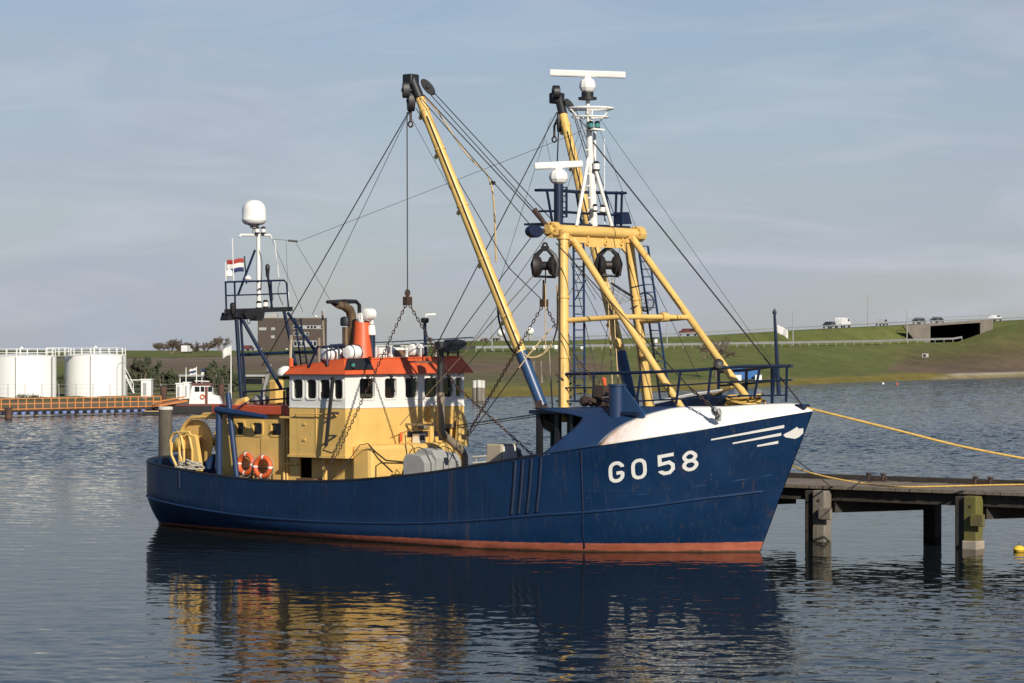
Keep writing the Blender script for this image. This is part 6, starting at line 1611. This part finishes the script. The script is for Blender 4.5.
# shackle and chain on the bow
sh = pY(718, 417.5, -1.85)
chain(pY(690, 388, -2.0), pY(712, 407, -1.95), r=.02, pitch=.11)
m = MB(); m.torus(pY(714.5, 411, -1.97), (.3, 1, .2), .10, .03, 16, 6); m.torus(pY(719.5, 412, -1.95), (1, .3, .2), .08, .03, 16, 6); m.box(sh, (.14, .1, .2)); m.tube([pY(712, 407, -1.95), sh], .03, 6); P(m, 'shackle', M['galv'])
m = MB(); m.box(pY(615, 397, -2.3), (.2, .12, .12)); m.tube([pX(599, 388, -3.9), pY(614, 397, -2.3)], .05, 8); m.box(pX(602, 391, -3.7), (.35, .3, .3)); P(m, 'turnbuckle', M['iron'])
m = MB(); m.tube([pX(534, 209.5, gx - .4), pX(545, 224, gx - .25)], [.085, .06], 8); m.tube([pX(545, 224, gx - .25), pX(549, 229, gx - .2)], .04, 6); P(m, 'bottle_screw', M['iron'])
m = MB(); m.lathe([(.01, -.1), (.10, -.06), (.13, .05), (.1, .16), (.01, .2)], pX(617, 345, -4.3), n=12); P(m, 'yellow_float', M['yellow2'])
m = MB(); m.lathe([(.02, 0), (.07, .05), (.05, .22), (.02, .3)], pY(603.5, 377, -1.9), (0.2, 0, -1), n=8); P(m, 'orange_pennant', M['buoy'])
# hanging blocks
def roller_block(top, label, yaw, wd=.44, ht=.86):
    o = onboat('hanging_block', label, 'block', top, None); o.rotation_euler = (0, 0, -TH + yaw)
    m = MB()
    m.torus((0, 0, -.06), (1, 0, 0), .06, .03, 12, 6)
    for s in (-1, 1):
        m.tube([(0, s * .06, -.16), (0, s * wd * .62, -.34), (0, s * wd * .86, -.58), (0, s * wd * .74, -.92)], [.05, .075, .07, .06], 8)
    m.tube([(0, -wd * .78, -.90), (0, wd * .74, -.93)], .035, 8); m.box((0, 0, -.15), (.14, .2, .14)); m.build('bracket', M['black'], o)
    m = MB(); m.lathe([(.19, -wd * .72), (.30, -wd * .66), (.24, -wd * .34), (.12, -.08), (.12, .08), (.24, wd * .34), (.30, wd * .66), (.19, wd * .72)], (0, 0, -.62), (0, 1, 0), 20); m.build('roller', M['darkiron'], o)
roller_block(pX(545, 243, gx - .1), 'black bracket with rusty roller hanging outside the near gantry leg', R(-64), .40)
roller_block(pX(608.5, 243, gx - .1), 'dark rusty roller block hanging inside the gantry under the beam', R(-40), .40)
o = onboat('hanging_block', 'dark blue oval block shackled to the near end of the gantry beam', 'block', pX(548, 231, gx - .1))
c = pX(534, 231.5, gx - .1) - pX(548, 231, gx - .1)
m = MB(); dr = V((0, 1, 0)); pts = [c + V((0, math.cos(a) * .29, math.sin(a) * .17)) for a in [k * math.pi / 9 for k in range(18)]]; m.prism([p + V((-.1, 0, 0)) for p in pts], (.2, 0, 0)); m.build('cheek', M['navy'], o, bevel=.03)
m = MB(); m.tube([c * .55, (0, 0, 0)], .04, 8); m.torus(c * .35, (1, 0, 0), .06, .02, 12, 5); m.build('shackle', M['iron'], o)
# landing nets on the far leg
def net(c, r, ax, handle, label):
    o = onboat('landing_net', label, 'net', c, None)
    m = MB(); m.torus((0, 0, 0), ax, r, .022, 24, 6, 1.0); m.tube([V((0, 0, 0)) + V(handle).normalized() * r, V(handle)], .02, 6); m.build('hoop', M['black'], o)
    m = MB(); z = V(ax).normalized(); x = z.orthogonal().normalized(); y = z.cross(x)
    for k in range(10):
        a = k * math.pi * 2 / 10; e_ = (x * math.cos(a) + y * math.sin(a)) * r; m.tube([e_, e_ * .6 - z * r * .45 - V((0, 0, .1)), V((0, 0, -.2)) - z * r * .7], .006, 4)
    for s_, q in ((.8, .2), (.55, .42), (.3, .55)): m.torus(-z * r * q - V((0, 0, .12 * (1 - s_))), z, r * s_, .006, 18, 4)
    m.build('mesh_bag', M['galv'], o)
net(pX(622, 290, -4.9), .36, (.5, .3, .9), (.15, .75, .15), 'wire landing net on the far gantry leg, the upper larger hoop')
net(pX(645, 302, -5.2), .26, (.8, -.6, .1), (-.1, -.55, -.2), 'round hoop net tied to the blue ladder, the lower smaller hoop')

# ---- mooring ropes
def rope(name, label, pts, r, mat, cat_='rope'):
    p0 = pts[0]; m = MB(p0); m.tube(smooth(pts, 8), r, 7); o = bpy.data.objects
    ob = m.build(name, M[mat], None, loc=p0); return tag(ob, label, cat_)
a = BM @ pY(803, 407, -.05); b = BM @ V((9.0, 5.4, 1.75))
b = at(1090, 470, (BM @ pZ(1024, 458, 1.6)).y * 0 + 77.5)
rope('mooring_rope', 'thick yellow mooring rope sagging from the bow tip out to the right', [a, at(850, 418.5, 75.9), at(900, 431, 76.0), at(960, 446, 76.3), at(1024, 458.5, 76.8), b], .032, 'rope_yellow')
def jz(px, py, z=1.6): return gz(px, py, z)
rope('mooring_rope', 'yellow rope from the bow lying along the jetty deck', [BM @ pY(787, 463, .25), at(805, 471, 78.5), at(830, 477.5, 80), jz(862, 483, 1.6), jz(900, 486.6, 1.585), jz(945, 486.2, 1.585), jz(990, 485, 1.585), jz(1030, 484.5, 1.585), jz(1070, 485, 1.585)], .022, 'rope_yellow')
rope('mooring_wire', 'thin dark line from the bow down to the jetty', [BM @ pY(789, 455, .25), at(803, 465, 78), at(818, 476, 79.5), jz(832, 488, 1.58)], .012, 'wire')
rope('mooring_wire', 'thin dark line lying slack across the jetty boards', [jz(846, 490, 1.58), jz(855, 485, 1.65), jz(864, 479, 1.72), jz(876, 477.5, 1.7)], .012, 'wire')
